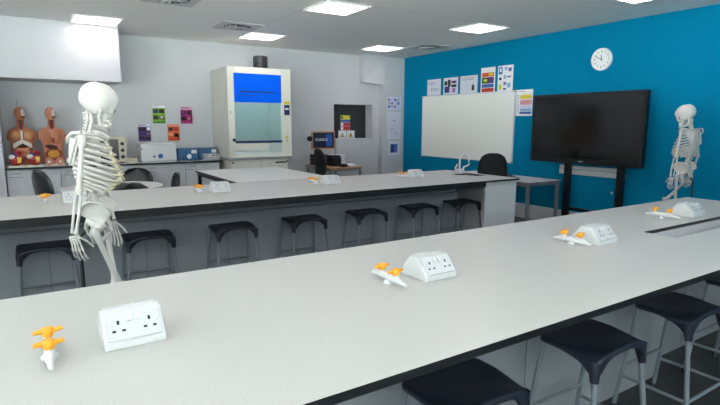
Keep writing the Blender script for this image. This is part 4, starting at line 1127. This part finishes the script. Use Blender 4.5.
for z_ in (0.94, 0.835):
    tag(MB().box((xw - 0.03, 3.87, z_ - 0.028), (xw, 3.925, z_ + 0.028), 'white_plastic').build('wall_socket', bevel=0.003), 'small white connector on teal wall right of the television post, ' + ('upper' if z_ > 0.9 else 'lower') + ' one', 'socket', 'connectors on the teal wall')
cb = MB().tube([(0.47, 0.115, 0.98), (0.475, 0.14, 0.82), (0.47, 0.16, 0.70), (0.405, 0.17, 0.64), (0.39, 0.17, 0.62)], 0.004, 'black_plastic', 8).build('cable', TVT)
MB().ell((0.388, 0.17, 0.61), (0.014, 0.014, 0.018), 'white_plastic', nu=10, nv=8).build('plug', cb)

# ------------------------------------------------------------------ tables and chairs
def table(x0, x1, y0, y1, z, label):
    t = thing('lab_table', ((x0 + x1) / 2, (y0 + y1) / 2, 0), label, 'table', 'white lab tables behind the middle bench')
    w, d = (x1 - x0) / 2, (y1 - y0) / 2
    MB().slab((-w + 0.001, -d, z - 0.025), (w - 0.001, d, z), 'table_white', 'black_edge').build('tabletop', t)
    b = MB()
    b.box((-w + 0.02, -d + 0.02, z - 0.065), (-w + 0.05, d - 0.02, z - 0.025), 'black_frame'); b.box((w - 0.05, -d + 0.02, z - 0.065), (w - 0.02, d - 0.02, z - 0.025), 'black_frame')
    b.box((-w + 0.05, -d + 0.02, z - 0.065), (w - 0.05, -d + 0.05, z - 0.025), 'black_frame'); b.box((-w + 0.05, d - 0.05, z - 0.065), (w - 0.05, d - 0.02, z - 0.025), 'black_frame')
    b.build('frame', t)
    for sx in (-1, 1):
        for sy in (-1, 1):
            cx, cy = sx * (w - 0.045), sy * (d - 0.045)
            MB().box((cx - 0.02, cy - 0.02, 0), (cx + 0.02, cy + 0.02, z - 0.065), 'black_frame').build('leg', t)
table(1.84, 2.43, 5.36, 7.06, 0.9, 'white table with black edge behind the middle bench, left of the pair')
table(2.43, 3.02, 5.36, 7.06, 0.9, 'white table behind the middle bench, right of the pair toward the wooden desk')
t = thing('round_table', (0.83, 7.22, 0), 'round white table among black chairs behind the middle bench', 'table')
MB().lathe([(0.58, 0.705), (0.60, 0.712), (0.60, 0.728), (0.595, 0.732)], 'table_white', n=64).build('tabletop', t)
MB().lathe([(0.04, 0.03), (0.035, 0.1), (0.035, 0.69), (0.12, 0.704)], 'steel', n=20).build('column', t)
MB().lathe([(0.28, 0), (0.28, 0.012), (0.06, 0.035)], 'steel', n=32).build('base', t)

def make_shell_chair():
    t = thing('shell_chair', (0, 0, 0), 'x', 'chair', 'black shell chairs at the round table')
    # local: facing +x, back at -x
    prof = [(0.22, 0.43, 0.16), (0.18, 0.445, 0.19), (0.05, 0.44, 0.205), (-0.10, 0.43, 0.21), (-0.17, 0.455, 0.212), (-0.205, 0.53, 0.215), (-0.225, 0.64, 0.22), (-0.24, 0.74, 0.215), (-0.250, 0.81, 0.185), (-0.255, 0.855, 0.12), (-0.257, 0.868, 0.03)]
    vs = []; n = 12
    for i, (x, z, w) in enumerate(prof):
        for k in range(n + 1):
            u = -1 + 2 * k / n
            up = 0.03 * u * u if i < 4 else 0
            fw = 0.045 * u * u if i >= 4 else 0
            vs.append((x + fw, w * u, z + up))
    fs = []
    for i in range(len(prof) - 1):
        for k in range(n):
            q = i * (n + 1) + k; fs.append((q, q + 1, q + n + 2, q + n + 1))
    MB().add(vs, fs, 'chair_shell', True).build('shell', t, solid=0.012)
    for sx in (-1, 1):
        for sy in (-1, 1):
            MB().tube([(sx * 0.13 - 0.01, sy * 0.13, 0.435), (sx * 0.20 - 0.01, sy * 0.20, 0.0)], 0.011, 'black_frame', 10).build('leg', t)
    return t
ch0 = make_shell_chair()
for i, (x, y, rz, l) in enumerate([
        (0.26, 6.44, 0.35, 'black shell chair left of the near skeleton with its back to the camera'),
        (1.22, 8.05, -1.9, 'black shell chair behind the round table, rounded back against the cupboards'),
        (1.40, 7.18, PI, 'black shell chair seen edge on at the right side of the round table'),
        (0.76, 5.93, PI / 2 + 0.1, 'black shell chair on the near side of the round table, only its top edge showing')]):
    o = ch0 if i == 0 else copy_tree(ch0)
    o.location = (x, y, 0); o.rotation_euler.z = rz; o['label'] = l
    if i == 3: o.scale = (1.12, 1.12, 1.07)
ch0.scale = (1.15, 1.15, 1.2)

def office_chair(loc, rz, label, back_top, back_bot):
    t = thing('office_chair', loc, label, 'office chair', 'black office chairs', rz)
    def cushion(rings, nm):
        b = MB(); b.loft(rings, 'black_fabric'); b.build(nm, t)
    # back: facing +x
    rings = []
    H = back_top - back_bot
    for f, w, d in ((0, 0.12, 0.02), (0.03, 0.17, 0.03), (0.2, 0.205, 0.035), (0.5, 0.21, 0.035), (0.75, 0.195, 0.034), (0.9, 0.16, 0.03), (0.97, 0.11, 0.025), (1.0, 0.06, 0.012)):
        z = back_bot + H * f; cx = -0.21 - 0.05 * f + 0.03 * math.sin(PI * f)
        rings.append([(cx + d * math.sin(a), w * math.cos(a), z) for a in [2 * PI * k / 20 for k in range(20)]])
    cushion(rings, 'backrest')
    rings = []
    for z, s in ((0.46, 0.9), (0.475, 0.99), (0.50, 1.0), (0.525, 0.97), (0.535, 0.85)):
        rings.append([(x, y, z) for x, y, _ in [(p[0], p[1], 0) for p in ering(0, 0.235 * s, 0.235 * s, 0, 24, 3.2)]])
    cushion(rings, 'seat')
    MB().tube([(-0.10, 0, 0.455), (-0.24, 0, 0.45), (-0.27, 0, 0.52), (-0.245, 0, back_bot + 0.12)], [0.018, 0.018, 0.016, 0.014], 'black_plastic', 10).build('back_bar', t)
    MB().lathe([(0.03, 0.10), (0.03, 0.28), (0.018, 0.285), (0.018, 0.45), (0.08, 0.46)], 'black_plastic', n=18).build('gas_lift', t)
    b = MB(); tips = []
    for k in range(5):
        a = 2 * PI * k / 5 + 0.3; e = (0.27 * math.cos(a), 0.27 * math.sin(a), 0.065)
        b.tube([(0, 0, 0.11), e], [0.026, 0.016], 'black_plastic', 8); tips.append(e)
    base = b.build('star_base', t)
    for e in tips:
        w = MB(); w.tf = Matrix.Translation((e[0], e[1], 0.025)) @ Matrix.Rotation(PI / 2, 4, 'X'); w.lathe([(0.025, -0.018), (0.025, 0.018)], 'black_plastic', n=14)
        w.tf = I4; w.tube([(e[0], e[1], 0.04), (e[0], e[1], 0.068)], 0.008, 'steel', 8); w.build('caster', base)
    return t
office_chair((5.66, 5.26, 0), math.radians(47), 'black office chair in front of the whiteboard beside the tall white tap', 1.13, 0.62)
office_chair((4.57, 8.16, 0), math.radians(0), 'black office chair pulled up to the wooden desk by the back wall', 1.09, 0.60)

def desk(x0, x1, y0, y1, z, top, leg, label, edge=None):
    t = thing('desk', ((x0 + x1) / 2, (y0 + y1) / 2, 0), label, 'desk')
    w, d = (x1 - x0) / 2, (y1 - y0) / 2
    MB().slab((-w, -d, z - 0.025), (w, d, z), top, edge or top).build('desktop', t)
    b = MB(); zz = z - 0.025
    b.box((-w + 0.03, -d + 0.03, zz - 0.04), (-w + 0.055, d - 0.03, zz), leg); b.box((w - 0.055, -d + 0.03, zz - 0.04), (w - 0.03, d - 0.03, zz), leg)
    b.box((-w + 0.055, -d + 0.03, zz - 0.04), (w - 0.055, -d + 0.055, zz), leg); b.box((-w + 0.055, d - 0.055, zz - 0.04), (w - 0.055, d - 0.03, zz), leg)
    b.build('frame', t)
    for sx in (-1, 1):
        for sy in (-1, 1):
            cx, cy = sx * (w - 0.035), sy * (d - 0.035)
            MB().box((cx - 0.02, cy - 0.02, 0), (cx + 0.02, cy + 0.02, zz - 0.001), leg).build('leg', t)
    return t
desk(5.84, 6.56, 4.72, 6.5, 0.72, 'panel_light', 'stool_leg', 'pale grey desk against the teal wall beside the television stand', 'stool_leg')
desk(4.43, 5.12, 7.92, 8.90, 0.75, 'wood', 'steel', 'wooden topped desk with grey legs by the alcove')
# on the desks
t = thing('desk_telephone', (6.05, 5.22, 0.72), 'low black device on the pale desk beside the office chair', 'telephone')
MB().prism([(-0.08, 0), (0.08, 0), (0.08, 0.05), (-0.08, 0.02)], -0.09, 0.09, 'black_plastic').build('body', t, bevel=0.004)
MB().tube([(-0.06, -0.06, 0.05), (-0.06, 0.0, 0.062), (-0.06, 0.06, 0.065)], [0.018, 0.013, 0.018], 'black_plastic', 10).build('handset', t)
DZ = 0.75
def tray(loc, label, n=3):
    t = thing('letter_tray', loc, label, 'file tray', 'black trays on the wooden desk')
    for k in range(n):
        z = 0.07 * k
        b = MB().box((-0.11, -0.15, z), (0.11, 0.15, z + 0.006), 'black_plastic')
        b.box((-0.11, -0.15, z + 0.006), (-0.104, 0.15, z + 0.06), 'black_plastic'); b.box((0.104, -0.15, z + 0.006), (0.11, 0.15, z + 0.06), 'black_plastic'); b.box((-0.104, 0.144, z + 0.006), (0.104, 0.15, z + 0.06), 'black_plastic')
        b.box((-0.104, -0.15, z + 0.006), (0.104, -0.144, z + 0.03), 'black_plastic')
        b.build('tray', t)
    for sx in (-1, 1):
        for sy in (-1, 1): MB().box((sx * 0.107 - 0.005, sy * 0.147 - 0.005, 0), (sx * 0.107 + 0.005, sy * 0.147 + 0.005, 0.07 * n), 'black_plastic').build('post', t)
    return t
tray((4.62, 8.70, DZ), 'black stacking file tray at the back of the wooden desk', 3)
t = thing('printer', (4.765, 8.36, DZ), 'black box shaped printer on the wooden desk behind the office chair', 'printer')
MB().box((-0.09, -0.12, 0.0), (0.09, 0.12, 0.17), 'black_plastic').build('body', t, bevel=0.012)
MB().box((-0.082, -0.10, 0.17), (0.082, 0.115, 0.20), 'black_plastic').build('lid', t, bevel=0.006)
MB().box((-0.07, -0.19, 0.03), (0.07, -0.12, 0.04), 'duct').build('output_tray', t)
t = thing('paper_stack', (4.99, 8.66, DZ), 'tall uneven stack of white papers on the wooden desk', 'paper stack')
for k in range(6):
    q = MB(); q.tf = Matrix.Rotation(random.uniform(-0.12, 0.12), 4, 'Z') @ Matrix.Translation((random.uniform(-0.012, 0.012), random.uniform(-0.012, 0.012), 0))
    q.box((-0.105, -0.148, 0.032 * k), (0.105, 0.148, 0.032 * k + 0.031), 'paper' if k % 2 else 'paper_cool'); q.build('ream', t)
t = thing('paper_sheets', (5.0, 8.20, DZ), 'low pile of pale sheets at the front right of the wooden desk', 'papers')
for k in range(3):
    q = MB(); q.tf = Matrix.Rotation(0.25 - 0.2 * k, 4, 'Z'); q.box((-0.09, -0.125, 0.012 * k), (0.09, 0.125, 0.012 * k + 0.011), 'paper' if k != 1 else 'p_lavender'); q.build('sheets', t)
t = thing('black_case', (4.84, 8.04, DZ), 'flat black case at the front of the wooden desk', 'case')
MB().box((-0.10, -0.05, 0), (0.0, 0.10, 0.055), 'black_plastic').build('body', t, bevel=0.008)
MB().box((-0.095, -0.052, 0.035), (-0.005, -0.05, 0.04), 'duct').build('seam', t)
# framed screen, wall device, switch
t = thing('framed_screen', (4.875, YB - 0.001, 1.21), 'blue screen reading SCIENCE in a wooden frame on the back wall', 'screen')
b = MB()
b.box((-0.26, -0.03, 0.15), (0.26, 0, 0.175), 'wood'); b.box((-0.26, -0.03, -0.175), (0.26, 0, -0.15), 'wood')
b.box((-0.26, -0.03, -0.15), (-0.235, 0, 0.15), 'wood'); b.box((0.235, -0.03, -0.15), (0.26, 0, 0.15), 'wood')
b.build('frame', t)
s_ = MB().box((-0.235, -0.02, -0.15), (0.235, 0, 0.15), 'monitor_screen').build('screen', t)
b = MB()
b.tube([(0.10, -0.022, -0.11), (0.14, -0.022, -0.02), (0.12, -0.022, 0.06), (0.17, -0.022, 0.11)], 0.012, 'monitor_blue', 8)
b.box((0.06, -0.0215, -0.12), (0.20, -0.02, 0.12), 'monitor_blue'); b.build('artwork', s_)
text_mesh('SCIENCE', 0.072, 'paper', 'lettering', s_, (-0.045, -0.0225, 0.01), (PI / 2, 0, 0))
t = thing('wall_speaker', (4.55, YB - 0.001, 1.235), 'small round black fitting on a white plate left of the framed screen', 'wall fitting')
MB().box((-0.065, -0.012, -0.065), (0.065, 0, 0.065), 'white_plastic').build('plate', t, bevel=0.003)
w = MB(); w.tf = Matrix.Translation((0.02, -0.012, 0.01)) @ Matrix.Rotation(PI / 2, 4, 'X'); w.lathe([(0.055, 0), (0.055, 0.03), (0.035, 0.045)], 'black_plastic', n=24); w.build('knob', t)
t = thing('light_switch', (6.18, YB - 0.001, 1.16), 'small white switch on the wall between alcove and column', 'switch')
MB().box((-0.04, -0.01, -0.06), (0.04, 0, 0.06), 'trim_white').build('plate', t, bevel=0.002)
MB().box((-0.012, -0.015, -0.02), (0.012, -0.01, 0.02), 'white_plastic').build('rocker', t)

# ------------------------------------------------------------------ camera, world, view
f_px, yaw, pit, rol = 508.650661, 0.568920099, 0.153946132, 0.00228195882
fw = Vector((math.sin(yaw) * math.cos(pit), math.cos(yaw) * math.cos(pit), -math.sin(pit)))
r = Vector((math.cos(yaw), -math.sin(yaw), 0)); u = r.cross(fw)
r2 = math.cos(rol) * r + math.sin(rol) * u; u2 = -math.sin(rol) * r + math.cos(rol) * u
cam = bpy.data.cameras.new('camera'); co = bpy.data.objects.new('camera', cam); col.objects.link(co)
cam.sensor_width = 36; cam.lens = f_px / 720 * 36; cam.clip_start = 0.05
m4 = Matrix((r2, u2, -fw)).transposed().to_4x4(); m4.translation = (0, 0, 1.54)
co.matrix_world = m4
sc = bpy.context.scene; sc.camera = co
w = bpy.data.worlds.new('world'); sc.world = w; w.use_nodes = True
wn_ = w.node_tree; bgn = wn_.nodes['Background']; bgn.inputs[1].default_value = 1.0
gtc = wn_.nodes.new('ShaderNodeTexCoord'); gsp = wn_.nodes.new('ShaderNodeSeparateXYZ'); gr = wn_.nodes.new('ShaderNodeValToRGB')
gma = wn_.nodes.new('ShaderNodeMath'); gma.operation = 'MULTIPLY_ADD'; gma.inputs[1].default_value = 0.5; gma.inputs[2].default_value = 0.5
wn_.links.new(gtc.outputs['Generated'], gsp.inputs[0]); wn_.links.new(gsp.outputs['Z'], gma.inputs[0]); wn_.links.new(gma.outputs[0], gr.inputs[0])
gr.color_ramp.elements[0].position = 0.48; gr.color_ramp.elements[0].color = (18.5, 17.2, 17.4, 1)     # glow below the horizon, added to brighten the ceiling
gr.color_ramp.elements[1].position = 0.52; gr.color_ramp.elements[1].color = (3.2, 3.1, 3.3, 1)       # pale sky
wn_.links.new(gr.outputs[0], bgn.inputs[0])
vs_ = sc.view_settings
vs_.view_transform = 'Standard'; vs_.look = 'None'; vs_.gamma = 1; vs_.use_curve_mapping = False
vs_.exposure = 0.70
